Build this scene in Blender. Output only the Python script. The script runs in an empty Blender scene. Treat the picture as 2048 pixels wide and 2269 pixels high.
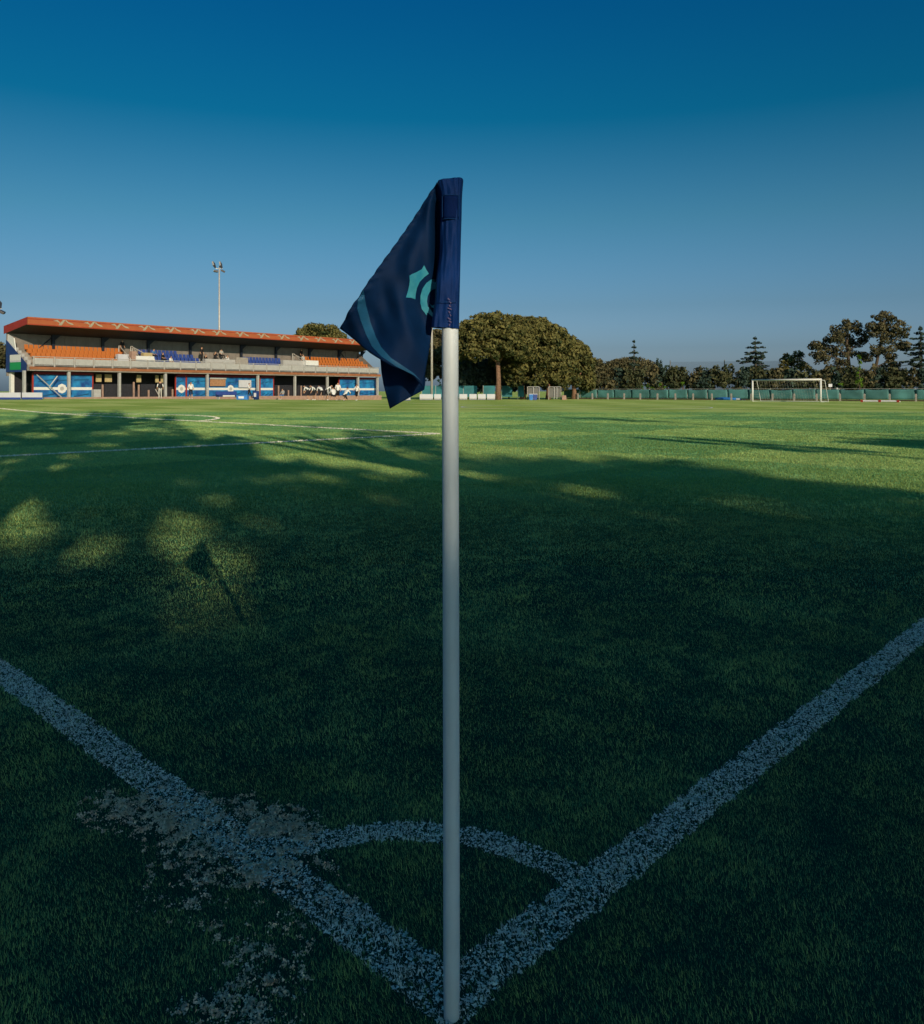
import bpy, bmesh, math, random
import numpy as np
from mathutils import Vector, Matrix
R = math.radians
rng = np.random.default_rng(11)
random.seed(5)
scene = bpy.context.scene
COL = scene.collection

# ------------------------------------------------------------------ camera
EYE = 1.2135
F = 1838.0            # focal length in photograph pixels (2048 wide)
HOR = 866.0           # horizon row
cam_d = bpy.data.cameras.new('camera'); cam = bpy.data.objects.new('camera', cam_d)
COL.objects.link(cam); scene.camera = cam
cam.location = (0, 0, EYE); cam.rotation_euler = (R(90), 0, 0)
cam_d.sensor_fit = 'HORIZONTAL'; cam_d.sensor_width = 36.0; cam_d.lens = F / 2048 * 36
cam_d.shift_y = -(1134.5 - HOR) / 2048
cam_d.clip_start = 0.05; cam_d.clip_end = 5000

# ------------------------------------------------------------------ sky, sun, exposure
SUN_EL = 16.6
LH = Vector((-0.38, 0.925)).normalized()       # horizontal direction in which the light travels
TANEL = math.tan(R(SUN_EL))
world = bpy.data.worlds.new('World'); scene.world = world; world.use_nodes = True
wn, wl = world.node_tree.nodes, world.node_tree.links
wn.clear()
sky = wn.new('ShaderNodeTexSky'); sky.sky_type = 'NISHITA'; sky.sun_disc = False
sky.sun_elevation = R(SUN_EL); sky.sun_rotation = math.atan2(-LH.x, -LH.y)
sky.altitude = 50; sky.air_density = 1.0; sky.dust_density = 3.0; sky.ozone_density = 3.0
tint = wn.new('ShaderNodeMix'); tint.data_type = 'RGBA'; tint.blend_type = 'MULTIPLY'; tint.inputs[0].default_value = 1.0
wtc = wn.new('ShaderNodeTexCoord'); wsp = wn.new('ShaderNodeSeparateXYZ'); wrp = wn.new('ShaderNodeValToRGB')
wl.new(wtc.outputs['Generated'], wsp.inputs[0]); wl.new(wsp.outputs['Z'], wrp.inputs['Fac'])
SKY_RAMP = [(0.0, (0.80, 1.0, 1.38)), (0.03, (0.52, 0.65, 0.92)), (0.05, (0.365, 0.47, 0.655)), (0.10, (0.245, 0.345, 0.435)), (0.20, (0.128, 0.294, 0.328)), (0.31, (0.009, 0.212, 0.268)), (0.45, (0.0025, 0.175, 0.282))]
while len(wrp.color_ramp.elements) < len(SKY_RAMP): wrp.color_ramp.elements.new(0.5)
for e_, (p_, c_) in zip(wrp.color_ramp.elements, SKY_RAMP): e_.position = p_; e_.color = (*c_, 1)
wl.new(wrp.outputs[0], tint.inputs[7])
bg = wn.new('ShaderNodeBackground'); bg.inputs['Strength'].default_value = 0.134
wo = wn.new('ShaderNodeOutputWorld')
wl.new(sky.outputs[0], tint.inputs[6])
wl.new(tint.outputs[2], bg.inputs['Color']); wl.new(bg.outputs[0], wo.inputs['Surface'])

sun_d = bpy.data.lights.new('sun', 'SUN'); sun_d.energy = 2.4; sun_d.angle = R(0.53); sun_d.color = (1.0, 0.79, 0.52)
sun = bpy.data.objects.new('sun', sun_d); COL.objects.link(sun); sun.location = (20, -40, 40)
ce = math.cos(R(SUN_EL))
sun.rotation_euler = Vector((LH.x*ce, LH.y*ce, -math.sin(R(SUN_EL)))).to_track_quat('-Z', 'Y').to_euler()
vs = scene.view_settings
vs.view_transform = 'Standard'; vs.look = 'None'; vs.gamma = 1.0; vs.use_curve_mapping = False
vs.exposure = 0.95

# ------------------------------------------------------------------ measuring helpers
def PX(px, depth): return (px - 1024.0) / F * depth
def PZ(py, depth): return EYE + (HOR - py) * depth / F
def gpt(px, py):                                  # photograph pixel -> point on flat ground
    d = F * EYE / (py - HOR); return Vector((PX(px, d), d))
U = Vector((0.698, 0.716)).normalized(); V = Vector((-U.y, U.x))   # touchline / goal line directions
CORNER = gpt(1001, 2213)
UT = Vector((math.sin(R(42.9)), math.cos(R(42.9))))               # the hand-marked touchline runs a touch askew
def ss(a, b, x):
    t = np.clip((np.asarray(x, float) - a) / (b - a), 0, 1); return t*t*(3 - 2*t)
def uv_of(x, y):
    dx = np.asarray(x, float) - CORNER.x; dy = np.asarray(y, float) - CORNER.y
    return dx*U.x + dy*U.y, dx*V.x + dy*V.y
def ground_z(x, y):
    u, v = uv_of(x, y)
    return 0.47 * ss(40, 74, v) * (1 - ss(25, 75, u))
def gz(x, y): return float(ground_z(x, y))

def vnoise(x, y, seed=0):
    xi = np.floor(x).astype(np.int64); yi = np.floor(y).astype(np.int64)
    fx = x - xi; fy = y - yi; fx = fx*fx*(3-2*fx); fy = fy*fy*(3-2*fy)
    def h(a, b):
        n = (a*374761393 + b*668265263 + seed*1274126177) & 0xffffffff
        n = ((n ^ (n >> 13)) * 1274126177) & 0xffffffff
        return ((n ^ (n >> 16)) & 0xffff) / 65535.0
    return (h(xi, yi)*(1-fx) + h(xi+1, yi)*fx)*(1-fy) + (h(xi, yi+1)*(1-fx) + h(xi+1, yi+1)*fx)*fy
def fbm(x, y, seed=0, o=4):
    s = 0; a = 0.5; t = 0
    for k in range(o):
        s = s + a*vnoise(x*2**k, y*2**k, seed+k*17); t += a; a *= 0.55
    return s / t

# ------------------------------------------------------------------ materials
def newmat(name):
    m = bpy.data.materials.new(name); m.use_nodes = True
    return m, m.node_tree.nodes, m.node_tree.links, m.node_tree.nodes['Principled BSDF']
def mat(name, c, rough=0.6, var=0.12, scale=6.0, bump=0.0, bscale=60.0, metal=0.0, spec=0.3, c2=None):
    m, n, l, p = newmat(name)
    tc = n.new('ShaderNodeTexCoord'); nz = n.new('ShaderNodeTexNoise')
    nz.inputs['Scale'].default_value = scale; nz.inputs['Detail'].default_value = 6
    l.new(tc.outputs['Object'], nz.inputs['Vector'])
    rp = n.new('ShaderNodeValToRGB'); rp.color_ramp.elements[0].position = 0.3; rp.color_ramp.elements[1].position = 0.7
    a = tuple(max(0, x*(1-var)) for x in c) if c2 is None else c
    b = tuple(min(1, x*(1+var)) for x in c) if c2 is None else c2
    rp.color_ramp.elements[0].color = (*a, 1); rp.color_ramp.elements[1].color = (*b, 1)
    l.new(nz.outputs['Fac'], rp.inputs['Fac']); l.new(rp.outputs[0], p.inputs['Base Color'])
    p.inputs['Roughness'].default_value = rough; p.inputs['Metallic'].default_value = metal
    p.inputs['Specular IOR Level'].default_value = spec
    if bump:
        n2 = n.new('ShaderNodeTexNoise'); n2.inputs['Scale'].default_value = bscale; n2.inputs['Detail'].default_value = 4
        l.new(tc.outputs['Object'], n2.inputs['Vector'])
        bp = n.new('ShaderNodeBump'); bp.inputs['Strength'].default_value = bump; bp.inputs['Distance'].default_value = 0.01
        l.new(n2.outputs['Fac'], bp.inputs['Height']); l.new(bp.outputs[0], p.inputs['Normal'])
    return m
def leafmat(name, c1, c2, trans=0.25, scale=0.9):
    """leaf colour varies per leaf (attribute) and softly over the crown; some light passes through"""
    m, n, l, p = newmat(name)
    at = n.new('ShaderNodeAttribute'); at.attribute_name = 'tone'
    mx = n.new('ShaderNodeMix'); mx.data_type = 'RGBA'
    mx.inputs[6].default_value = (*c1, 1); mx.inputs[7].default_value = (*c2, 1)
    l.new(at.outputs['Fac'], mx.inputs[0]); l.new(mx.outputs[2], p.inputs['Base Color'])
    p.inputs['Roughness'].default_value = 0.6; p.inputs['Specular IOR Level'].default_value = 0.12
    if trans:
        tr = n.new('ShaderNodeBsdfTranslucent'); l.new(mx.outputs[2], tr.inputs['Color'])
        ms = n.new('ShaderNodeMixShader'); ms.inputs[0].default_value = trans
        l.new(p.outputs[0], ms.inputs[1]); l.new(tr.outputs[0], ms.inputs[2])
        l.new(ms.outputs[0], n['Material Output'].inputs['Surface'])
    return m
M = {}
M['white'] = mat('white_paint', (0.5846, 0.5928, 0.609), 0.45, 0.05)
M['pole'] = mat('pole_plastic', (0.48, 0.55, 0.63), 0.45, 0.06, 9, 0.08, 200)
M['mast'] = mat('galvanised_steel', (0.40, 0.39, 0.39), 0.5, 0.1, 3, metal=0.2)
M['lampbody'] = mat('lamp_housing', (0.06, 0.06, 0.07), 0.5, 0.1)
M['orange'] = mat('orange_sheet', (0.32, 0.090, 0.036), 0.5, 0.1, 1.5)
M['redtrim'] = mat('red_trim', (0.261, 0.0261, 0.0174), 0.5, 0.1, 1.5)
M['stripe'] = mat('pale_print', (0.3062, 0.2784, 0.2134), 0.5, 0.15, 4)
M['seat_orange'] = mat('orange_seat', (0.40, 0.125, 0.030), 0.45, 0.14, 3)
M['seat_blue'] = mat('blue_seat', (0.029, 0.058, 0.2436), 0.45, 0.14, 3)
M['steelgrey'] = mat('grey_cladding', (0.1044, 0.1044, 0.1044), 0.6, 0.1, 2)
M['backwall'] = mat('back_wall_cladding', (0.17, 0.155, 0.15), 0.7, 0.14, 2)
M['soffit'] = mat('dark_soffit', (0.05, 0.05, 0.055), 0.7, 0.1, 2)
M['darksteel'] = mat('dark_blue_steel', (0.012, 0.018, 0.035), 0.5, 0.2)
M['concrete'] = mat('concrete', (0.261, 0.2392, 0.2247), 0.8, 0.15, 3, 0.2, 30)
M['rail'] = mat('grey_rail_panel', (0.34, 0.34, 0.35), 0.5, 0.1, 3)
M['terra'] = mat('terracotta_edge', (0.2552, 0.0986, 0.0464), 0.75, 0.2, 2)
M['pinkkerb'] = mat('pink_kerb', (0.3016, 0.1972, 0.1624), 0.8, 0.15, 3)
M['navy'] = mat('navy_banner', (0.012, 0.035, 0.15), 0.5, 0.12, 3)
M['green_sign'] = mat('green_print', (0.01, 0.24, 0.08), 0.5, 0.08)
M['bannerblue'] = mat('blue_banner', (0.010, 0.045, 0.20), 0.5, 0.5, 1.4, c2=(0.02, 0.22, 0.50))
M['valance'] = mat('dark_red_valance', (0.14, 0.014, 0.025), 0.7, 0.1)
M['darkfence'] = mat('dark_fence', (0.02, 0.02, 0.028), 0.6, 0.3)
M['cream'] = mat('cream_wall', (0.3596, 0.29, 0.1566), 0.8, 0.12, 3)
M['teal'] = mat('teal_windscreen', (0.018, 0.13, 0.17), 0.7, 0.25, 0.8)
M['greenscreen'] = mat('green_windscreen', (0.0525, 0.1575, 0.162), 0.7, 0.35, 0.5)
M['lilac'] = mat('white_board', (0.4495, 0.464, 0.5365), 0.5, 0.06, 2)
M['tarpblue'] = mat('blue_tarp', (0.03, 0.16, 0.48), 0.5, 0.2, 3)
M['netwhite'] = mat('net_cord', (0.348, 0.348, 0.348), 0.7, 0.05)
M['bark'] = mat('pine_bark', (0.16, 0.095, 0.065), 0.9, 0.35, 6, 0.6, 25)
M['barkdark'] = mat('dark_bark', (0.06, 0.045, 0.035), 0.9, 0.3, 6, 0.6, 25)
M['soil'] = mat('bare_soil', (0.80, 0.46, 0.28), 0.95, 0.35, 55, 0.8, 90, c2=(1.0, 0.80, 0.62))
M['navycloth'] = mat('navy_flag_cloth', (0.0016, 0.0135, 0.054), 0.55, 0.18, 22, 0.25, 900, spec=0.06)
M['bluecloth'] = mat('blue_sleeve_cloth', (0.0025, 0.020, 0.105), 0.5, 0.18, 22, 0.25, 900, spec=0.06)
M['darkblue'] = mat('dark_blue_patch', (0.0015, 0.010, 0.062), 0.7, 0.12, 22, 0.2, 900, spec=0.03)
M['cyanprint'] = mat('cyan_print', (0.012, 0.17, 0.30), 0.5, 0.25, 60, c2=(0.04, 0.25, 0.36))
M['slateprint'] = mat('slate_blue_print', (0.0072, 0.066, 0.156), 0.5, 0.2, 40)
M['thread'] = mat('stitch_thread', (0.006, 0.03, 0.11), 0.8, 0.1, spec=0.02)
M['pinkprint'] = mat('pink_lettering', (0.09, 0.06, 0.13), 0.6, 0.1)
M['skin'] = mat('skin', (0.42, 0.24, 0.16), 0.6, 0.06)
M['shirt_white'] = mat('white_shirt', (0.609, 0.609, 0.6252), 0.8, 0.05)
M['black'] = mat('black_cloth', (0.012, 0.012, 0.016), 0.8, 0.2)
M['shirt_blue'] = mat('blue_shirt', (0.05, 0.14, 0.34), 0.8, 0.1)
M['shirt_grey'] = mat('grey_shirt', (0.33, 0.33, 0.34), 0.8, 0.1)
M['trouser'] = mat('pale_trousers', (0.3944, 0.3828, 0.3712), 0.8, 0.06)
M['brown'] = mat('brown_board', (0.30, 0.16, 0.09), 0.8, 0.2)
M['glasslamp'] = mat('lamp_globe', (0.464, 0.464, 0.464), 0.2, 0.02)
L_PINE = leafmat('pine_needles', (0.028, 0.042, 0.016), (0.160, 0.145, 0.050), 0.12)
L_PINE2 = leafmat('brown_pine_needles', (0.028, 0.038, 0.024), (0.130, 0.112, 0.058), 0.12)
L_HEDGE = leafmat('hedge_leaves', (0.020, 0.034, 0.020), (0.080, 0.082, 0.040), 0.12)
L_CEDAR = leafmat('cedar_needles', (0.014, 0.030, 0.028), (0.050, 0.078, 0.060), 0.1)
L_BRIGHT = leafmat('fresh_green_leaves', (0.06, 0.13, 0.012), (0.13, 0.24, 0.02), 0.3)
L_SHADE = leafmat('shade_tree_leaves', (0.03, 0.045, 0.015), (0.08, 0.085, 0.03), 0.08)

# ------------------------------------------------------------------ object helpers
def tag(o, label=None, cat=None, group=None, kind=None):
    if label: o['label'] = label
    if cat: o['category'] = cat
    if group: o['group'] = group
    if kind: o['kind'] = kind
    return o
def thing(name, label, cat, loc=(0, 0, 0), rotz=0.0, group=None):
    o = bpy.data.objects.new(name, None); COL.objects.link(o); o.empty_display_size = 0.2
    o.location = loc; o.rotation_euler = (0, 0, rotz)
    return tag(o, label, cat, group)
def link(name, me, parent=None, loc=None):
    o = bpy.data.objects.new(name, me); COL.objects.link(o)
    if parent is not None: o.parent = parent
    if loc is not None: o.location = loc
    return o
class MB:
    def __init__(s): s.v = []; s.f = []
    def add(s, vs, fs):
        b = len(s.v); s.v += [tuple(p) for p in vs]; s.f += [tuple(b+i for i in f) for f in fs]; return s
    def box(s, x0, x1, y0, y1, z0, z1):
        return s.add([(x0,y0,z0),(x1,y0,z0),(x1,y1,z0),(x0,y1,z0),(x0,y0,z1),(x1,y0,z1),(x1,y1,z1),(x0,y1,z1)],
                     [(0,3,2,1),(4,5,6,7),(0,1,5,4),(1,2,6,5),(2,3,7,6),(3,0,4,7)])
    def hexa(s, a, b):                       # two quads of four points joined to a closed solid
        return s.add(list(a)+list(b), [(3,2,1,0),(4,5,6,7),(0,1,5,4),(1,2,6,5),(2,3,7,6),(3,0,4,7)])
    def prism(s, pts, off):                  # flat outline extruded by the vector off
        n = len(pts); off = Vector(off); p = [Vector(q) for q in pts]
        return s.add(p + [q+off for q in p], [tuple(range(n))[::-1], tuple(range(n, 2*n))] + [(i, (i+1) % n, n+(i+1) % n, n+i) for i in range(n)])
    def tube(s, pts, rad, n=8, cap=True):
        pts = [Vector(p) for p in pts]
        if not hasattr(rad, '__len__'): rad = [rad]*len(pts)
        vs = []; k = len(pts)
        for i, p in enumerate(pts):
            d = (pts[min(i+1, k-1)] - pts[max(i-1, 0)]).normalized()
            a = d.cross(Vector((0, 0, 1)) if abs(d.z) < 0.9 else Vector((1, 0, 0))).normalized(); b = d.cross(a)
            for j in range(n):
                t = 2*math.pi*j/n; vs.append(p + (a*math.cos(t) + b*math.sin(t))*rad[i])
        fs = [(i*n+j, i*n+(j+1) % n, (i+1)*n+(j+1) % n, (i+1)*n+j) for i in range(k-1) for j in range(n)]
        if cap: fs += [tuple(range(n))[::-1], tuple((k-1)*n+j for j in range(n))]
        return s.add(vs, fs)
    def mesh(s, name, m, smooth=False):
        me = bpy.data.meshes.new(name); me.from_pydata([tuple(p) for p in s.v], [], s.f); me.update()
        if m is not None: me.materials.append(m)
        bm = bmesh.new(); bm.from_mesh(me); bmesh.ops.recalc_face_normals(bm, faces=bm.faces); bm.to_mesh(me); bm.free()
        if smooth: me.polygons.foreach_set('use_smooth', [True]*len(me.polygons))
        return me
    def build(s, name, m, parent=None, loc=None, smooth=False):
        return link(name, s.mesh(name, m, smooth), parent, loc)
def fast_mesh(name, verts, faces, m, tone=None, smooth=False):
    """verts (N,3) and faces (K,3|4) arrays -> mesh"""
    me = bpy.data.meshes.new(name); k = faces.shape[1]; nf = len(faces)
    me.vertices.add(len(verts)); me.vertices.foreach_set('co', verts.astype(np.float32).ravel())
    me.loops.add(nf*k); me.loops.foreach_set('vertex_index', faces.astype(np.int32).ravel())
    me.polygons.add(nf); me.polygons.foreach_set('loop_start', np.arange(0, nf*k, k, dtype=np.int32))
    if tone is not None:
        a = me.attributes.new('tone', 'FLOAT', 'POINT'); a.data.foreach_set('value', tone.astype(np.float32))
    if smooth: me.polygons.foreach_set('use_smooth', np.ones(nf, dtype=bool))
    me.update(); me.validate(); me.materials.append(m)
    return me
def leaves(name, pts, nrm, size, m, jit=0.7, aspect=0.55, tone=None):
    """one bent four-cornered leaf tuft for each point, roughly facing nrm"""
    n = len(pts)
    nv = nrm + rng.normal(0, jit, (n, 3)); nv /= np.linalg.norm(nv, axis=1, keepdims=True) + 1e-9
    r = rng.normal(0, 1, (n, 3)); a = np.cross(nv, r); a /= np.linalg.norm(a, axis=1, keepdims=True) + 1e-9
    b = np.cross(nv, a); s = (size*rng.uniform(0.6, 1.35, n))[:, None]
    v = np.stack([pts - a*s, pts - b*s*aspect + nv*s*0.15, pts + a*s - nv*s*0.25, pts + b*s*aspect + nv*s*0.15], 1).reshape(-1, 3)
    f = np.arange(4*n).reshape(n, 4)
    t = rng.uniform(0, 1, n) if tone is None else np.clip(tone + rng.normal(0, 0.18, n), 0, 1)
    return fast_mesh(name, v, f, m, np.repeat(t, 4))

# ------------------------------------------------------------------ ground
def axis(lo, hi, step, far):
    c = list(np.arange(lo, hi + step*0.5, step)); d = step
    while c[-1] < far: d *= 1.5; c.append(c[-1] + d)
    d = step
    while c[0] > -far: d *= 1.5; c.insert(0, c[0] - d)
    return np.array(c)
gx = axis(-80, 90, 2, 1500); gy = axis(-20, 150, 2, 1500)
GX, GY = np.meshgrid(gx, gy)
GZ = ground_z(GX, GY)
nx, ny = len(gx), len(gy)
idx = np.arange(nx*ny).reshape(ny, nx)
faces = np.stack([idx[:-1, :-1], idx[:-1, 1:], idx[1:, 1:], idx[1:, :-1]], -1).reshape(-1, 4)
def turf_material():
    m, n, l, p = newmat('turf')
    tc = n.new('ShaderNodeTexCoord')
    mp = n.new('ShaderNodeMapping'); mp.inputs['Rotation'].default_value = (0, 0, -math.atan2(U.y, U.x))
    cu_ = CORNER.x*U.x+CORNER.y*U.y; cv_ = CORNER.x*V.x+CORNER.y*V.y
    mp.inputs['Location'].default_value = (-cu_-12.8, -cv_-6.5, 0.8)
    l.new(tc.outputs['Object'], mp.inputs['Vector'])
    ck = n.new('ShaderNodeTexChecker'); ck.inputs['Scale'].default_value = 1/6.0
    wob = n.new('ShaderNodeTexNoise'); wob.inputs['Scale'].default_value = 0.8; wob.inputs['Detail'].default_value = 3
    l.new(tc.outputs['Object'], wob.inputs['Vector'])
    wmix = n.new('ShaderNodeVectorMath'); wmix.operation = 'MULTIPLY_ADD'; wmix.inputs[1].default_value = (0.5, 0.5, 0.0)
    l.new(wob.outputs['Color'], wmix.inputs[0]); l.new(mp.outputs[0], wmix.inputs[2])
    l.new(wmix.outputs[0], ck.inputs['Vector'])
    ck.inputs['Color1'].default_value = (0.400, 0.500, 0.150, 1); ck.inputs['Color2'].default_value = (0.255, 0.375, 0.080, 1)
    n1 = n.new('ShaderNodeTexNoise'); n1.inputs['Scale'].default_value = 0.22; n1.inputs['Detail'].default_value = 8; n1.inputs['Roughness'].default_value = 0.62
    l.new(tc.outputs['Object'], n1.inputs['Vector'])
    r1 = n.new('ShaderNodeValToRGB'); r1.color_ramp.elements[0].position = 0.32; r1.color_ramp.elements[1].position = 0.7
    r1.color_ramp.elements[0].color = (0.82, 0.9, 0.8, 1); r1.color_ramp.elements[1].color = (1.18, 1.08, 1.15, 1)
    l.new(n1.outputs['Fac'], r1.inputs['Fac'])
    mu = n.new('ShaderNodeMix'); mu.data_type = 'RGBA'; mu.blend_type = 'MULTIPLY'; mu.inputs[0].default_value = 1
    l.new(ck.outputs['Color'], mu.inputs[6]); l.new(r1.outputs[0], mu.inputs[7])
    n2 = n.new('ShaderNodeTexNoise'); n2.inputs['Scale'].default_value = 9; n2.inputs['Detail'].default_value = 6
    l.new(tc.outputs['Object'], n2.inputs['Vector'])
    r2 = n.new('ShaderNodeValToRGB'); r2.color_ramp.elements[0].position = 0.3; r2.color_ramp.elements[1].position = 0.7
    r2.color_ramp.elements[0].color = (0.75, 0.78, 0.7, 1); r2.color_ramp.elements[1].color = (1.2, 1.18, 1.2, 1)
    l.new(n2.outputs['Fac'], r2.inputs['Fac'])
    mu2 = n.new('ShaderNodeMix'); mu2.data_type = 'RGBA'; mu2.blend_type = 'MULTIPLY'; mu2.inputs[0].default_value = 1
    l.new(mu.outputs[2], mu2.inputs[6]); l.new(r2.outputs[0], mu2.inputs[7])
    l.new(mu2.outputs[2], p.inputs['Base Color'])
    p.inputs['Roughness'].default_value = 0.9; p.inputs['Specular IOR Level'].default_value = 0.05
    p.inputs['Sheen Weight'].default_value = 0.085; p.inputs['Sheen Roughness'].default_value = 0.5; p.inputs['Sheen Tint'].default_value = (0.52, 0.68, 0.22, 1)
    bp = n.new('ShaderNodeBump'); bp.inputs['Strength'].default_value = 0.5; bp.inputs['Distance'].default_value = 0.04
    n3 = n.new('ShaderNodeTexNoise'); n3.inputs['Scale'].default_value = 22; n3.inputs['Detail'].default_value = 5
    l.new(tc.outputs['Object'], n3.inputs['Vector']); l.new(n3.outputs['Fac'], bp.inputs['Height'])
    l.new(bp.outputs[0], p.inputs['Normal'])
    return m
gme = fast_mesh('ground', np.stack([GX, GY, GZ], -1).reshape(-1, 3), faces, turf_material(), smooth=True)
ground = tag(link('ground', gme), 'mown green turf of the football pitch', None, None, 'structure')

# ---- where the turf is worn away beside the corner (photograph pixels)
BLOBS = [(300,1800,85,38,.8),(395,1830,80,50,.9),(470,1880,75,55,.7),(600,1830,70,30,1.15),(545,1800,30,28,.8),(660,1850,45,25,.8),
         (590,1930,95,48,.9),(520,1870,60,40,.7),(690,2010,75,45,.55),(450,1990,120,75,.38),(400,1930,60,40,.45),(560,2110,75,60,.5),(600,2190,65,45,.7),(540,2240,110,35,.6),(640,2060,70,50,.45)]
def photo_px(x, y):
    return 1024 + F*x/y, HOR + F*EYE/y
def wear(x, y):
    px, py = photo_px(x, np.maximum(y, 0.6))
    m = np.zeros_like(np.asarray(x, float))
    for cx, cy, sx, sy, a in BLOBS: m = np.maximum(m, a*np.exp(-((px-cx)/sx)**2/1.6 - ((py-cy)/sy)**2/1.6))
    return m
def bare(x, y):                                  # 1 = bare soil
    w = wear(x, y); nz = 0.35*fbm(x*14, y*14, 3)+0.65*fbm(x*48, y*48, 8, 3)
    return ss(0.10, 0.62, w*0.55 + (nz-0.5)*1.7) * ss(.10, .22, w)

# ---- painted line masks (metres from the corner)
ARC = [gpt(*q) for q in [(520,1905),(600,1884),(670,1880),(750,1861),(830,1850),(910,1847),(1001,1852),(1080,1866),(1150,1890),(1230,1925),(1310,1965)]]
def seg_dist(x, y, pts):
    d = np.full(np.shape(x), 9.0)
    for a, b in zip(pts[:-1], pts[1:]):
        ab = b - a; t = np.clip(((x-a.x)*ab.x + (y-a.y)*ab.y)/ab.length_squared, 0, 1)
        d = np.minimum(d, np.hypot(x-(a.x+t*ab.x), y-(a.y+t*ab.y)))
    return d
def line_masks(x, y):
    u, v = uv_of(x, y)
    e = (fbm(x*30, y*30, 9)-0.5)*0.03
    left = (np.abs(u)+e < 0.060) & (v > -0.07)
    dx_, dy_ = x-CORNER.x, y-CORNER.y
    vt = dy_*UT.x - dx_*UT.y
    right = (np.abs(vt)+e < 0.060) & (u > -0.07)
    arc = (seg_dist(x, y, ARC)+e < 0.046) & (u > 0) & (v > 0)
    return left, right & ~left, arc & ~left & ~right

M['linepaint'] = mat('line_paint', (0.55, 0.60, 0.58), 0.9, 0.3, 60.0, c2=(0.82, 0.85, 0.84))
# ---- grass blades
box_c = gpt(972, 962)                                   # corner of the penalty area
bu, bv = [float(t) for t in uv_of(box_c.x, box_c.y)]
def uvp(u, v): return CORNER + U*u + V*v
def far_lines(x, y): return seg_dist(x, y, [uvp(0, bv), uvp(bu, bv), uvp(bu, bv+40)])
def frustum_points(d0, d1, dens, margin):
    """random ground points seen between two depths, dens per square metre"""
    w0, w1 = 0.5571*d0+margin, 0.5571*d1+margin
    n = int((w0+w1)*(d1-d0)*dens)
    y = d0 + (d1-d0)*rng.uniform(0, 1, int(n*1.6)); x = rng.uniform(-w1, w1, len(y))
    k = np.abs(x) < 0.5571*y + margin
    return x[k][:n], y[k][:n]
def blades(x, y, h, w, lean, segs):
    n = len(x); z = ground_z(x, y)
    ld = 7*fbm(x*1.7, y*1.7, 63) + rng.normal(0, 1.0, n); ll = h*np.clip(lean*rng.uniform(0.35, 1.15, n), 0, .97); lx = np.cos(ld)*ll; ly = np.sin(ld)*ll
    th = ld + np.pi/2 + rng.normal(0, .45, n); ax = np.cos(th)*w/2; ay = np.sin(th)*w/2
    hz = np.sqrt(np.maximum(h*h - ll*ll, (0.2*h)**2))
    if segs == 1:
        v = np.stack([np.stack([x-ax, y-ay, z-.004], 1), np.stack([x+ax, y+ay, z-.004], 1), np.stack([x+lx, y+ly, z+hz], 1)], 1).reshape(-1, 3)
        return v, np.arange(3*n).reshape(n, 3), 3
    mx, my, mz = x+lx*0.35, y+ly*0.35, z+hz*0.62
    v = np.stack([np.stack([x-ax, y-ay, z-.004], 1), np.stack([x+ax, y+ay, z-.004], 1),
                  np.stack([mx+ax*.8, my+ay*.8, mz], 1), np.stack([mx-ax*.8, my-ay*.8, mz], 1), np.stack([x+lx, y+ly, z+hz], 1)], 1).reshape(-1, 3)
    b = (np.arange(n)*5)[:, None]
    f = np.concatenate([b+np.array([[0, 1, 2]]), b+np.array([[0, 2, 3]]), b+np.array([[3, 2, 4]])], 1).reshape(-1, 3)
    return v, f, 5
L_GRASS = leafmat('grass_blades', (0.014, 0.200, 0.120), (0.410, 0.540, 0.180), 0.28)
L_PAINT = leafmat('painted_grass', (0.58, 0.53, 0.47), (1.0, 0.94, 0.85), 0.12)
ZONES = [(1.02, 2.6, 64000, 1.25, 0.0155, 0.0022, 1), (2.6, 4.5, 28000, 1.5, 0.0175, 0.0033, 1), (4.5, 8.0, 8500, 1.6, 0.021, 0.0060, 1),
         (8.0, 16, 2000, 1.3, 0.032, 0.012, 1), (16, 44, 900, 1.5, 0.030, 0.022, 1)]
gv, gf, gt, off = [], [], [], 0
paint = {'left': [[], [], [], 0], 'right': [[], [], [], 0], 'arc': [[], [], [], 0]}
def push(store, v, f, t, per):
    store[0].append(v); store[1].append(f + store[3]); store[2].append(np.repeat(t, per)); store[3] += len(v)
grass = [[], [], [], 0]
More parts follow.
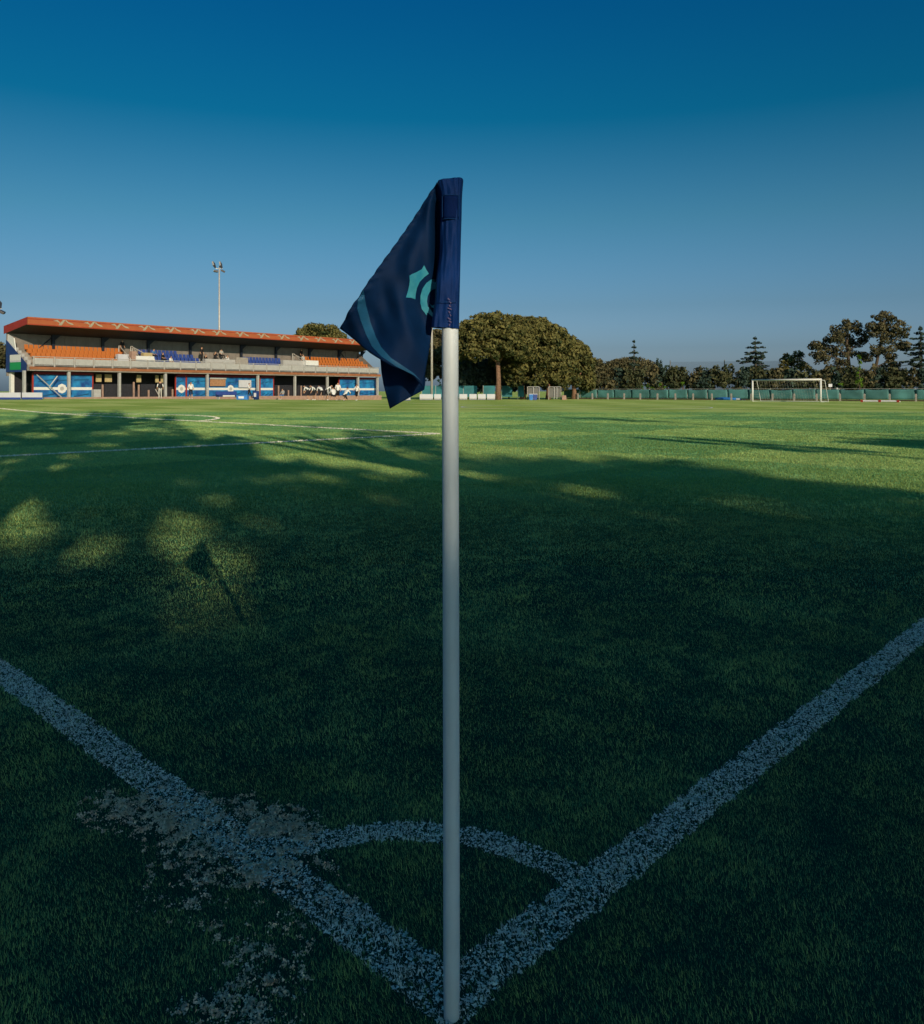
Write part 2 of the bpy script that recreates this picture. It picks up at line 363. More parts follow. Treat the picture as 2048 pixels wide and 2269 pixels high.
for d0, d1, dens, mg, h, w, sg in ZONES:
    x, y = frustum_points(d0*.86 if d0 > 2 else d0, d1*1.16, dens, mg)
    pk_ = (ss(d0*.86, d0*1.16, y) if d0 > 2 else 1.0)*(1-ss(d1*.86, d1*1.16, y))
    kk = rng.uniform(0, 1, len(x)) < pk_; x, y = x[kk], y[kk]
    if d0 < 6:
        b = bare(x, y); keep = rng.uniform(0, 1, len(x)) > b*0.78
        keep &= np.hypot(x-gpt(1001, 2260).x, y-1.6) > 0.014
        x, y, b = x[keep], y[keep], b[keep]
    if d1 > 14:
        kk = far_lines(x, y) > 0.075; x, y = x[kk], y[kk]
    if d1 > 60:
        uu, vv = uv_of(x, y); kk = (vv < 72.5) & (uu < 99); x, y = x[kk], y[kk]
    n = len(x)
    patch = fbm(x*1.1, y*1.1, 21); fine = fbm(x*9, y*9, 5)
    hh = h*rng.uniform(0.5, 1.35, n)*(0.60+0.85*fine)
    if d0 < 6: hh *= 1 - 0.6*np.clip(wear(x, y), 0, 1)
    tone = np.clip(rng.uniform(0, 1, n)**1.5*(0.55+0.9*patch) + (fine-0.5)*0.75 + 0.10, 0, 1)
    if d0 > 7: tone = tone*.6+.22
    if d0 > 30: tone = tone*.45+.28
    hh *= 0.85 + 0.4*(patch-0.5)
    if d1 > 6:                                     # squares mown in opposite directions
        uu, vv = uv_of(x, y); wv = .5*fbm(x*.8, y*.8, 44); par = (np.floor((uu-12.8+wv)/6.0)+np.floor((vv-6.5+wv)/6.0)) % 2
        wp = ss(9, 15, y); tone = tone*(1-wp) + wp*np.where(par == 0, tone*.62, tone*1.05+.07)
    ml, mr, ma = (line_masks(x, y) if d0 < 6 else (np.zeros(n, bool),)*3)
    rest = ~(ml | mr | ma)
    for key, mk in (('left', ml), ('right', mr), ('arc', ma)):
        if mk.any():
            miss = (fbm(x[mk]*70, y[mk]*70, 31) > 0.60) | (rng.uniform(0, 1, mk.sum()) < .10)
            tp = np.clip(rng.uniform(0.25, 1.0, mk.sum()) - 0.5*np.clip(wear(x[mk], y[mk]), 0, 1), 0, 1)
            s = np.where(mk)[0][~miss]
            v, f, per = blades(x[s], y[s], hh[s]*0.95, w*1.5, 1.0, sg); push(paint[key], v, f, tp[~miss], per)
            s2 = np.where(mk)[0][miss]
            v, f, per = blades(x[s2], y[s2], hh[s2]*0.8, w, 0.9, sg); push(grass, v, f, tone[s2], per)
    v, f, per = blades(x[rest], y[rest], hh[rest], w*rng.uniform(0.7, 1.3, rest.sum()), 0.85, sg)
    push(grass, v, f, tone[rest], per)
tag(link('grass', fast_mesh('grass', np.concatenate(grass[0]), np.concatenate(grass[1]), L_GRASS, np.concatenate(grass[2]))),
    'short mown grass blades covering the pitch', 'grass', None, 'stuff')
qx, qy = frustum_points(1.3, 5.2, 26000, .6)          # flakes of paint on the lowest growth
qk = rng.uniform(0, 1, len(qx)) > bare(qx, qy)*.35; qx, qy = qx[qk], qy[qk]
for key, mk in zip(('left', 'right', 'arc'), line_masks(qx, qy)):
    x_, y_ = qx[mk], qy[mk]; kk = fbm(x_*85, y_*85, 52, 3) < .62; x_, y_ = x_[kk], y_[kk]; n_ = len(x_)
    r_ = rng.uniform(.0022, .0058, n_)*(.8+.25*y_/2); a_ = rng.uniform(0, 6.28, n_); z_ = rng.uniform(.005, .011, n_)
    v = np.stack([np.stack([x_+np.cos(a_+q)*r_*rng.uniform(.5, 1.2, n_), y_+np.sin(a_+q)*r_*rng.uniform(.5, 1.2, n_), z_+rng.normal(0, .0013, n_)], 1) for q in (0, 2.1, 4.2)], 1).reshape(-1, 3)
    push(paint[key], v, np.arange(3*n_).reshape(n_, 3), rng.uniform(.35, 1, n_), 3)
for key, nm, lb in (('left', 'goal_line', 'white painted goal line running left from the corner flag'),
                    ('right', 'touchline', 'white painted touchline running right from the corner flag'),
                    ('arc', 'corner_arc', 'white painted quarter arc around the corner flag')):
    p_ = paint[key]
    ln_ = tag(link(nm, fast_mesh(nm, np.concatenate(p_[0]), np.concatenate(p_[1]), L_PAINT, np.concatenate(p_[2]))), lb, None, None, 'structure')

# ---- dark thatch between the blade roots round the corner, thinning out where the sward closes
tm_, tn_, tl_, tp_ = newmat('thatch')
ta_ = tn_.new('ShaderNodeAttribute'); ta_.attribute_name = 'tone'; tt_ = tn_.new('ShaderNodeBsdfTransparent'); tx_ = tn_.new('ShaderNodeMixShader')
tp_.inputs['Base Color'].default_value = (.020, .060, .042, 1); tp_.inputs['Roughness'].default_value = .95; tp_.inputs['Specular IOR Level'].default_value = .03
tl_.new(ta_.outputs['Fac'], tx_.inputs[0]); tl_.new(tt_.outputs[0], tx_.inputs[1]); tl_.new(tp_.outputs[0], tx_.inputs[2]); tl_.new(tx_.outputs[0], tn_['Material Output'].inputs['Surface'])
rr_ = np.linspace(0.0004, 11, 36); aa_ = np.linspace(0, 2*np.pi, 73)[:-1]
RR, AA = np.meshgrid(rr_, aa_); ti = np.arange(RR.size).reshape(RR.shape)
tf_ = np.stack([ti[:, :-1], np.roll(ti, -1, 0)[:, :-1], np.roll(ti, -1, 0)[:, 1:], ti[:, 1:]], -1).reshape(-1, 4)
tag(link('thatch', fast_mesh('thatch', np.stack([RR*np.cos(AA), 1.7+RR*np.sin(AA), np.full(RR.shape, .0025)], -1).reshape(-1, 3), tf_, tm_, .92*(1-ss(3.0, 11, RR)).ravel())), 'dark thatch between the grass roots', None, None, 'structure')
# ---- bare soil beside the corner: uneven sheet a little above the ground
sx_ = np.arange(-1.15, -0.10, 0.009); sy_ = np.arange(1.42, 2.75, 0.009)
SX, SY = np.meshgrid(sx_, sy_); SB = bare(SX, SY)
SZ = 0.002 + 0.002*SB + 0.004*SB*fbm(SX*60, SY*60, 77)
si = np.arange(SX.size).reshape(SX.shape)
sf = np.stack([si[:-1, :-1], si[:-1, 1:], si[1:, 1:], si[1:, :-1]], -1).reshape(-1, 4)
sf = sf[SB.ravel()[sf].mean(1) > 0.985]
used, inv = np.unique(sf.ravel(), return_inverse=True)
sv = np.stack([SX, SY, SZ], -1).reshape(-1, 3)[used]
cx_ = rng.uniform(-1.15, -0.10, 420000); cy_ = rng.uniform(1.42, 2.75, 420000)
cb_ = bare(cx_, cy_); cw_ = wear(cx_, cy_); ck_ = rng.uniform(0, 1, len(cx_)) < np.clip(cb_**1.6*.75 + .06*ss(.3, .9, cw_), 0, 1); cx_, cy_ = cx_[ck_], cy_[ck_]
nc_ = len(cx_); cz_ = 0.004 + 0.006*rng.uniform(0, 1, nc_)**2; cs_ = rng.uniform(.0010, .0032, nc_); ca_ = rng.uniform(0, 6.28, nc_)
cv4 = np.stack([np.stack([cx_+np.cos(ca_+q)*cs_, cy_+np.sin(ca_+q)*cs_*rng.uniform(.6, 1.2, nc_), cz_+rng.normal(0, .0016, nc_)], 1) for q in (0, 1.57, 3.14, 4.71)], 1).reshape(-1, 3)
sv = np.concatenate([sv, cv4]); inv = np.concatenate([inv.reshape(-1, 4), np.arange(nc_*4).reshape(nc_, 4)+len(sv)-nc_*4])
tag(link('bare_soil', fast_mesh('bare_soil', sv, inv.reshape(-1, 4), M['soil'], smooth=False)), 'bare sandy soil worn through beside the goal line', None, None, 'structure')

# ---- far painted lines: thin sheets draped 15 mm over the turf
def line_sheet(name, label, pts, w=0.15):
    mb = MB(); pts = [Vector(p) for p in pts]; vs = []
    for i, p in enumerate(pts):
        d = (pts[min(i+1, len(pts)-1)] - pts[max(i-1, 0)]).normalized(); nn = Vector((-d.y, d.x))*w/2
        for q in (p+nn, p-nn): vs.append((q.x, q.y, gz(q.x, q.y)+0.016))
    mb.add(vs, [(2*i, 2*i+1, 2*i+3, 2*i+2) for i in range(len(pts)-1)])
    o = tag(mb.build(name, M['linepaint']), label, None, None, 'structure')
    L_ = sum((b-a).length for a, b in zip(pts[:-1], pts[1:]))
    if name.startswith('penalty'):                       # painted blade tips standing in the sward
        n = int(L_*170); t = rng.uniform(0, len(pts)-1.001, n); i0 = t.astype(int); f_ = t-i0
        P0 = np.array([[p.x, p.y] for p in pts]); c = P0[i0]*(1-f_[:, None]) + P0[i0+1]*f_[:, None] + rng.uniform(-.07, .07, (n, 2))
        v, f, per = blades(c[:, 0], c[:, 1], .034*rng.uniform(.8, 1.4, n), .028, .7, 1)
        link('painted_blades', fast_mesh('painted_blades', v, f, L_PAINT, np.repeat(rng.uniform(.2, 1, n), 3)), o)
    return o
def uvp(u, v): return CORNER + U*u + V*v
def along(a, b, n=24): return [a.lerp(b, i/n) for i in range(n+1)]
box_c = gpt(972, 962)                                   # corner of the penalty area
bu, bv = [float(t) for t in uv_of(box_c.x, box_c.y)]
W_ = 36.5                                               # half the pitch width
line_sheet('penalty_area_line', 'white penalty area side line crossing the shade', along(uvp(0, bv), uvp(bu, bv)))
line_sheet('penalty_area_line', 'white penalty area front line running towards the grandstand', along(uvp(bu, bv), uvp(bu, 2*W_-bv), 40))
arcc = uvp(bu-5.5, W_)
line_sheet('penalty_arc', 'white penalty arc bulging from the penalty area', [arcc + (U*math.cos(a)+V*math.sin(a))*9.15 for a in np.linspace(-0.92, 0.92, 40)])
cc = uvp(49.5, W_-1)
line_sheet('centre_circle', 'white centre circle far out on the pitch', [cc + (U*math.cos(a)+V*math.sin(a))*9.15 for a in np.linspace(0, 2*math.pi, 72)])
line_sheet('halfway_line', 'white halfway line far out on the pitch', along(uvp(49.5, 0), uvp(49.5, 2*W_), 60))
line_sheet('far_touchline', 'white far touchline before the grandstand', along(uvp(0, 2*W_), uvp(92, 2*W_), 60))
line_sheet('far_goal_line', 'white goal line under the far goal', along(uvp(92, 0), uvp(92, 2*W_), 60))

# ------------------------------------------------------------------ corner flag
BASE = gpt(1001, 2260); MPP = BASE.y / F
def fx(px): return (px-1024)*MPP
def fz(py): return EYE - (py-HOR)*MPP
flag = thing('corner_flag', 'navy blue corner flag on a white pole at the meeting of two painted lines', 'corner flag', (BASE.x, BASE.y, 0))
def loc3(px, py, dy): return (fx(px)-BASE.x, dy, fz(py))
pr = 0.0160
lean = [(1001, 2262), (1000.5, 1800), (999.5, 1300), (998, 900), (997, 420)]
pp = [loc3(px, py, 0) for px, py in lean]
pts = [Vector((pp[0][0], 0, 0.001)), Vector((pp[0][0], 0, 0.006))]
rad = [pr*0.72, pr*0.96]
for i in range(len(pp)-1):
    for k in range(4):
        a, b = Vector(pp[i]), Vector(pp[i+1]); q = a.lerp(b, k/4)
        if q.z > 0.02: pts.append(q); rad.append(pr)
pts.append(Vector(pp[-1])); rad.append(pr)
MB().tube(pts, rad, 28).build('pole', M['pole'], flag, smooth=True)
# sleeve: flattened tube of cloth around the pole
rows = [(393,970,1028),(400,969,1027),(418,974,1025.5),(436,978,1024),(470,977,1023.5),(492,976,1023),(520,975,1022),(560,975,1021),(590,971,1020.5),(613,967,1020),(650,965,1019),(671,964,1018.5),(700,959,1018),(715,957,1018),(727,956,1018)]
mb = MB(); NS = 36; vsx = []
for r_, (py, xl, xr) in enumerate(rows):
    cx, hw = (fx(xl)+fx(xr))/2-BASE.x, (fx(xr)-fx(xl))/2
    for j in range(NS):
        t = 2*math.pi*j/NS; c_, s_ = math.cos(t), math.sin(t)
        ex = hw*math.copysign(abs(c_)**0.8, c_)
        wr = 0.0018*math.sin(9*t + py*0.05) + 0.0028*math.sin(3*t+py*0.021+1) + 0.0022*math.sin(14*t-py*0.03) + (0.003*math.sin((py-500)*0.035+ex*60) if 490 < py < 715 else 0)
        dy = (0.0205+wr)*math.copysign(abs(s_)**0.85, s_)
        zz = fz(py) + (0.008*(ex/hw)*-0.2 if r_ else 0) - ((0.0075 if r_ == 0 else 0.004)*max(0, .5-ex/hw*.5) if r_ < 2 else 0)
        vsx.append((cx+ex, dy, zz))
fsx = [(i*NS+j, i*NS+(j+1) % NS, (i+1)*NS+(j+1) % NS, (i+1)*NS+j) for i in range(len(rows)-1) for j in range(NS)]
fsx.append(tuple(range(NS))[::-1])
mb.add(vsx, fsx); sleeve = mb.build('sleeve', M['bluecloth'], flag, smooth=True)
md = sleeve.modifiers.new('sub', 'SUBSURF'); md.levels = 1; md.render_levels = 2
# stitched pocket patch, seams and lettering on the sleeve
def on_sleeve(px, py, out=0.0012):
    for a, b in zip(rows[:-1], rows[1:]):
        if a[0] <= py <= b[0]:
            t = (py-a[0])/(b[0]-a[0]); xl = a[1]+(b[1]-a[1])*t; xr = a[2]+(b[2]-a[2])*t; break
    hw = (xr-xl)/2; e = max(-0.99, min(0.99, (px-(xl+xr)/2)/hw)); c_ = math.copysign(abs(e)**1.25, e)
    return (fx(px)-BASE.x, -(0.0235*math.sqrt(max(0, 1-c_*c_))**0.85)-out, fz(py))
def strip_on(fn, pts, w, out, name, m, parent):
    mb = MB(); vs = []
    P_ = [Vector(fn(*q, out)) for q in pts]
    for i, p in enumerate(P_):
        d = (P_[min(i+1, len(P_)-1)]-P_[max(i-1, 0)]).normalized(); s = d.cross(Vector((0, 1, 0))).normalized()*w/2
        for q in (p+s, p-s, p-s+Vector((0, .0012, 0)), p+s+Vector((0, .0012, 0))): vs.append(q)
    fs = [(4*i+j, 4*i+(j+1) % 4, 4*i+4+(j+1) % 4, 4*i+4+j) for i in range(len(P_)-1) for j in range(4)] + [(0, 1, 2, 3), tuple(4*len(P_)-4+j for j in (3, 2, 1, 0))]
    mb.add(vs, fs); return mb.build(name, m, parent)
mb = MB(); g_ = 7; vs1 = [on_sleeve(981+ (1017-981)*i/g_, 438+(490-438)*j/g_, 0.0008) for j in range(g_+1) for i in range(g_+1)]
mb.add(vs1, [(j*(g_+1)+i, j*(g_+1)+i+1, (j+1)*(g_+1)+i+1, (j+1)*(g_+1)+i) for j in range(g_) for i in range(g_)])
pk = mb.build('pocket_patch', M['darkblue'], sleeve, smooth=True)
md = pk.modifiers.new('t', 'SOLIDIFY'); md.thickness = 0.001
for q in ([(981, y) for y in range(438, 491, 6)], [(1017, y) for y in range(438, 491, 6)], [(x, 438) for x in range(981, 1018, 4)], [(x, 490) for x in range(981, 1018, 4)], [(x, 672) for x in range(968, 1016, 4)]):
    strip_on(on_sleeve, q, 0.0011, 0.0018, 'seam', M['thread'], sleeve)
for k, y in enumerate(range(664, 722, 7)):
    strip_on(on_sleeve, [(993+(k % 3)*2.5, y), (996+(k % 2)*4, y+2.5), (998+(k*5 % 4), y+4)], 0.0012, 0.0018, 'letter', M['pinkprint'], sleeve)

# hanging cloth: front panel (a height field towards the viewer) and the layer folded behind it
def polyline(pts, t):
    d = [0.0]
    for a, b in zip(pts[:-1], pts[1:]): d.append(d[-1]+math.hypot(b[0]-a[0], b[1]-a[1]))
    s = t*d[-1]
    for i in range(len(pts)-1):
        if s <= d[i+1]+1e-9:
            k = (s-d[i])/max(1e-9, d[i+1]-d[i]); return (pts[i][0]+(pts[i+1][0]-pts[i][0])*k, pts[i][1]+(pts[i+1][1]-pts[i][1])*k)
    return pts[-1]
LEFT = [(968, 401), (958, 417), (905, 497), (850, 579), (800, 654), (752, 727)]
RIGHT = [(976, 402), (984, 440), (984, 560), (974, 620), (968, 680), (958, 716), (950, 780), (943, 825), (938, 860)]
def fold(px, py):
    """depth of the hanging cloth behind the pole axis, metres"""
    dx, dz = 968-px, py-401
    r = math.hypot(dx, dz); a = math.atan2(dx, max(dz, 1e-3))
    f = 0.0030*math.sin(a*15+0.6)*min(1, r/160) + 0.0050*math.sin(a*7+1.9)*min(1, r/200)
    f += 0.0034*math.sin(px*0.052+py*0.021)*math.exp(-((py-640)/130)**2) + 0.0020*math.sin(px*0.11-py*0.045)*math.exp(-((py-700)/90)**2)
    f += 0.0075*math.exp(-((px-968)/7)**2)*(1 if 440 < py < 620 else 0.3)            # deep crease beside the sleeve
    f -= 0.0048*math.exp(-((px-951)/10)**2)*math.exp(-((py-520)/95)**2)
    e1 = abs((px-968)*0.833+(py-401)*0.553)                                          # puckers along the hem
    f += 0.0016*math.exp(-(e1/9)**2)*math.sin(py*0.32+px*0.1)
    dl = (py-727) - (px-752)*0.72                                                     # towards the lower edge the cloth bellies out
    f -= 0.016*math.exp(-max(0, -dl)/42) * min(1, max(0, (px-770)/80))
    f -= 0.010*math.exp(-((px-905)/45)**2 - ((py-760)/60)**2)
    f += 0.0075*math.sin((px*.55+py*.83)*.030+.8)*math.exp(-((py-650)/170)**2)*min(1, max(0, (968-px)/60))
    f += 0.0040*math.sin((px*.9-py*.35)*.065)*math.exp(-((py-745)/85)**2)
    return f*2.1 + 0.008
NR, NC = 72, 56
def front_px(s, t):
    l_, r_ = polyline(LEFT, t), polyline(RIGHT, t)
    x = l_[0]+(r_[0]-l_[0])*s; y = l_[1]+(r_[1]-l_[1])*s
    y -= 13*math.exp(-((s-0.84)/0.13)**2)*t**6; y += 5*math.exp(-((s-0.35)/0.2)**2)*t**6
    return x, y
vs2 = []
for i in range(NR+1):
    for j in range(NC+1):
        x, y = front_px(j/NC, i/NR); vs2.append(loc3(x, y, fold(x, y)))
fs2 = [(i*(NC+1)+j, i*(NC+1)+j+1, (i+1)*(NC+1)+j+1, (i+1)*(NC+1)+j) for i in range(NR) for j in range(NC)]
mb = MB(); mb.add(vs2, fs2)
# the cloth turns under at the lower edge, runs back and hangs down behind
j0 = int(NC*0.36); base_i = NR*(NC+1); ring = []
BACKL = [(818, 770), (832, 790), (842, 850), (858, 907)]; BACKR = [(940, 862), (941, 840), (940, 850), (938.5, 863)]
nb = 26
for k in range(1, nb+1):
    t = k/nb; row = []
    for j in range(j0, NC+1):
        s = (j-j0)/(NC-j0); x0, y0 = front_px(j/NC, 1.0); f0 = fold(x0, y0)
        l_, r_ = polyline(BACKL, t), polyline(BACKR, t)
        xb, yb = l_[0]+(r_[0]-l_[0])*s, l_[1]+(r_[1]-l_[1])*s
        w = min(1, t/0.3); w = w*w*(3-2*w)
        x, y = x0+(xb-x0)*w, y0+(yb-y0)*w - 26*math.sin(min(1, t/0.4)*math.pi)*(1-0.3*s)
        dep = f0 + (0.062+0.008*math.sin(s*7+t*2)-0.020*s - f0)*w - 0.014*max(0, t-0.55)*(1+math.sin(s*9))
        row.append(len(mb.v)); mb.v.append(loc3(x, y, dep))
    ring.append(row)
prev = [base_i+j for j in range(j0, NC+1)]
for row in ring:
    for a in range(len(row)-1): mb.f.append((prev[a], prev[a+1], row[a+1], row[a]))
    prev = row
cloth = mb.build('flag_cloth', M['navycloth'], flag, smooth=True)
md = cloth.modifiers.new('t', 'SOLIDIFY'); md.thickness = 0.0009; md.offset = 0
# printed emblem and curved band lie on the cloth
def printed(name, outline, m, out=0.0014, cuts=26):
    bm = bmesh.new(); vv = [bm.verts.new((x, y, 0)) for x, y in outline]; bm.faces.new(vv)
    xs = [p[0] for p in outline]; ys = [p[1] for p in outline]
    for a, (lo, hi) in enumerate(((min(xs), max(xs)), (min(ys), max(ys)))):
        for k in range(1, cuts):
            co = [0, 0, 0]; co[a] = lo+(hi-lo)*k/cuts; no = [0, 0, 0]; no[a] = 1
            bmesh.ops.bisect_plane(bm, geom=bm.verts[:]+bm.edges[:]+bm.faces[:], plane_co=co, plane_no=no)
    bmesh.ops.triangulate(bm, faces=bm.faces)
    for v in bm.verts:
        x, y = v.co.x, v.co.y; v.co = Vector(loc3(x, y, fold(x, y)-out))
    bmesh.ops.recalc_face_normals(bm, faces=bm.faces)
    me = bpy.data.meshes.new(name); bm.to_mesh(me); bm.free(); me.materials.append(m)
    o = link(name, me, cloth); md = o.modifiers.new('t', 'SOLIDIFY'); md.thickness = 0.0006; md.offset = 0
    return o
Q = lambda pts: [(800+x/5.304, 380+y/5.304) for x, y in pts]
printed('emblem_shape', Q([(575,1235),(660,1190),(715,1150),(742,1100),(768,1150),(795,1190),(740,1235),(690,1295),(655,1370),(640,1440),(635,1492),(585,1478),(530,1482),(552,1410),(570,1340),(578,1290)]), M['cyanprint'])
printed('emblem_shape', Q([(880,1235),(820,1255),(765,1300),(720,1370),(695,1450),(692,1530),(708,1600),(740,1640),(765,1675),(770,1640),(800,1660),(840,1700),(848,1660),(815,1610),(780,1570),(770,1510),(778,1450),(800,1400),(835,1370),(880,1350)]), M['cyanprint'])
printed('emblem_shape', Q([(800,1530),(830,1560),(855,1548),(852,1585),(825,1580)]), M['cyanprint'], cuts=6)
Q4 = lambda pts: [(720+x/3.476, 360+y/3.476) for x, y in pts]
printed('curved_band', Q4([(262,1060),(305,990),(318,1110),(345,1230),(390,1340),(440,1425),(520,1510),(610,1570),(690,1625),(738,1680),(690,1640),(560,1575),(450,1500),(370,1420),(315,1320),(278,1220),(255,1130)]), M['slateprint'], cuts=40)

# ------------------------------------------------------------------ grandstand
SL = Vector((-39.1, 75.0)); SE = Vector((0.610, 0.792)).normalized(); SK = Vector((-SE.y, SE.x))
def s_at(px, b=0.0):
    t = (px-1024)/F; ox, oy = SL.x+b*SK.x, SL.y+b*SK.y
    return (t*oy-ox)/(SE.x-t*SE.y)
def d_at(s, b=0.0): return SL.y+s*SE.y+b*SK.y
def z_at(px, py, b=0.0): return PZ(py, d_at(s_at(px, b), b))
stand = thing('grandstand', 'low football grandstand with orange roof edge and orange and blue seats', 'grandstand', (SL.x, SL.y, 0), math.atan2(SE.y, SE.x))
S1 = s_at(842)                      # right end
ZT, ZB = 7.78, 7.18                 # fascia top and bottom
DB = 4.3                            # depth of the stand
mb = MB(); mb.hexa([(-.2,-.05,ZT-.02),(S1+.6,-.05,ZT-.02),(S1+.6,DB+.3,7.15),(-.2,DB+.3,7.15)], [(-.2,-.05,ZT+.10),(S1+.6,-.05,ZT+.10),(S1+.6,DB+.3,7.27),(-.2,DB+.3,7.27)])
roof = mb.build('roof', M['redtrim'], stand)
MB().box(-.25, S1+.65, -.17, -.055, ZB, ZT+.12).build('fascia', M['orange'], roof)
for k in range(2):
    MB().box(-.26, S1+.66, -.185, -.172, ZB+.02+k*.50, ZB+.08+k*.50).build('fascia_trim', M['redtrim'], roof)
for xs in (-.25, S1+.60):
    mb = MB(); mb.hexa([(xs,-.05,ZB+.05),(xs+.06,-.05,ZB+.05),(xs+.06,DB+.3,6.55),(xs,DB+.3,6.55)], [(xs,-.05,ZT+.11),(xs+.06,-.05,ZT+.11),(xs+.06,DB+.3,7.28),(xs,DB+.3,7.28)])
    mb.build('gable_trim', M['redtrim'], roof)
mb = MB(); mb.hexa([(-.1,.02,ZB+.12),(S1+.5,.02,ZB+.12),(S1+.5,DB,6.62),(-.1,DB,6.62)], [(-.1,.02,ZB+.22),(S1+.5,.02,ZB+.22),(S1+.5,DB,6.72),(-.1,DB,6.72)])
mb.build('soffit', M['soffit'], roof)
# pale zigzag marks along the fascia
mark = MB()
mark.prism([(-.80,0,.32),(-.42,0,.42),(-.20,0,.18),(.02,0,.46),(.22,0,.46),(.02,0,.16),(-.12,0,-.02),(-.34,0,-.02),(-.26,0,.14),(-.45,0,.28)], (0, -.012, 0))
mark.prism([(.26,0,.46),(.46,0,.30),(.78,0,.20),(.92,0,.08),(.66,0,.10),(.42,0,.20),(.20,0,.38)], (0, -.012, 0))
mark_me = mark.mesh('fascia_mark', M['stripe'])
for px in [137, 203, 262, 322, 380, 434, 482, 533, 580, 625, 668, 706, 744, 781, 812]:
    o = link('fascia_mark', mark_me, roof, (s_at(px), -.187, ZB+.14)); o.scale = (1.15, 1, 1.1)
# rear wall of ribbed panels
MB().box(-.1, S1+.4, DB, DB+.12, 2.6, 7.06).build('back_wall', M['backwall'], stand)
bw = bpy.data.objects['back_wall']
rib = MB().box(-.03, .03, -.02, 0, 0, 3.9).mesh('wall_rib', M['backwall'])
for k in range(int(S1/1.2)): link('wall_rib', rib, bw, (0.6+1.2*k, DB, 2.65))
col_px = [119, 229, 330, 423, 536, 613, 687, 753, 803]
for px in col_px:
    s = s_at(px, 3.9)
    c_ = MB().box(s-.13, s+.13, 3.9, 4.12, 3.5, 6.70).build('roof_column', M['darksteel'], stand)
    mb = MB(); mb.prism([(s+.10, 3.92, 6.1), (s+.10, 3.92, 6.68), (s+.75, 3.92, 6.68)], (0, .1, 0)); mb.build('bracket', M['darksteel'], c_)
for a, b in ((119, 88), (753, 770), (803, 787)):
    s0, s1_ = s_at(a, 3.9), s_at(b, 3.9)
    MB().tube([(s0, 4.0, 6.5), (s1_, 4.0, 5.35)], .05, 6).build('diagonal_brace', M['darksteel'], stand)
for px in (173, 375, 573, 718):
    s = s_at(px, 4.5); mb = MB().box(s-.42, s+.42, 4.35, 4.66, 5.75, 6.30); o = mb.build('loudspeaker', M['darksteel'], stand)
    MB().tube([(s, 4.33, 6.02), (s, 4.35, 6.02)], .16, 12).build('speaker_cone', M['navy'], o)
    md = o.modifiers.new('b', 'BEVEL'); md.width = .06; md.segments = 2
# tiers
tiers = []
for k in range(4):
    b0 = 0.55+k*0.92; z0 = 3.62+k*0.40
    t_ = MB().box(0.1, S1-.1, b0, b0+.92 if k < 3 else DB-.01, 3.3, z0).build('seating_tier', M['concrete'], stand); tiers.append(t_)
MB().box(0.0, S1, -.05, .549, 3.05, 3.40).build('terrace_slab', M['concrete'], stand)
MB().box(-.05, S1+.05, -.13, -.052, 3.16, 3.42).build('slab_edge', M['terra'], stand)
seat = MB().box(-.19, .19, -.02, .36, .30, .35)
seat.hexa([(-.19,.32,.35),(.19,.32,.35),(.19,.37,.35),(-.19,.37,.35)], [(-.17,.42,.80),(.17,.42,.80),(.17,.46,.80),(-.17,.46,.80)])
seat.box(-.06, .06, .10, .30, 0, .30)
seat_o = seat.mesh('seat', M['seat_orange']); seat_b = seat.mesh('seat', M['seat_blue'])
def seats(me, k, p0, p1, step=0.455, gaps=()):
    b0 = 0.55+k*0.92; z0 = 3.62+k*0.40; s = s_at(p0, b0)
    while s < s_at(p1, b0):
        if not any(g0 < s < g1 for g0, g1 in gaps): link('seat', me, tiers[k], (s, b0+.3, z0))
        s += step
for k, (a, b) in enumerate(((90, 272), (82, 262), (74, 282), (66, 284))): seats(seat_o, k, a, b)
for k, (a, b) in enumerate(((372, 452), (352, 448), (330, 440), (318, 402))): seats(seat_b, k, a, b, 0.47)
for k, (a, b) in enumerate(((560, 624), (556, 628), (550, 632))): seats(seat_b, k, a, b, 0.47)
for k, (a, b) in enumerate(((712, 828), (704, 824), (694, 816), (686, 806))): seats(seat_o, k, a, b, 0.5)
# parapet of grey panels and posts
for k in range(24):
    s0 = 0.35+(S1-.5)/24*k; w_ = (S1-.5)/24
    pn = MB().box(s0+.09, s0+w_-.09, -.02, .03, 3.62, 4.22).build('parapet_panel', M['rail'], stand)
    MB().box(s0-.05, s0+.05, -.04, .04, 3.40, 4.36).build('parapet_post', M['mast'], stand)
MB().tube([(.2, .0, 4.34), (S1-.1, .0, 4.34)], .035, 6).build('handrail', M['mast'], stand)
MB().tube([(.2, .0, 3.54), (S1-.1, .0, 3.54)], .03, 6).build('handrail', M['mast'], stand)
# inner white counters and stair blocks between the seat blocks
for px0, px1, b, z0, z1, m, nm in ((302,342,.25,3.9,4.75,'white','white_counter'),(292,303,.35,3.4,5.2,'pinkkerb','stair_wall'),(455,548,.6,3.6,4.72,'rail','press_desk'),
                                   (524,550,.4,3.6,5.0,'concrete','stair_wall'),(628,682,.7,3.6,4.9,'rail','press_desk'),(678,706,.2,3.9,4.95,'white','white_counter'),(262,296,1.2,3.9,4.9,'lilac','press_desk'),(318,338,1.3,4.0,5.15,'cream','stair_wall')):
    MB().box(s_at(px0, b), s_at(px1, b), b, b+.5, z0, z1).build(nm, M[m], stand)
for px, dx in ((278, .5), (300, .9), (332, -.9), (664, .9), (684, -.8)):    # stair railings
    s = s_at(px, 1.5)
    MB().tube([(s, .6, 4.5), (s+dx, 3.6, 5.9)], .05, 6).tube([(s, .6, 3.6), (s, .6, 4.5)], .04, 6).tube([(s+dx, 3.6, 4.8), (s+dx, 3.6, 5.9)], .04, 6).build('stair_rail', M['mast'], stand)
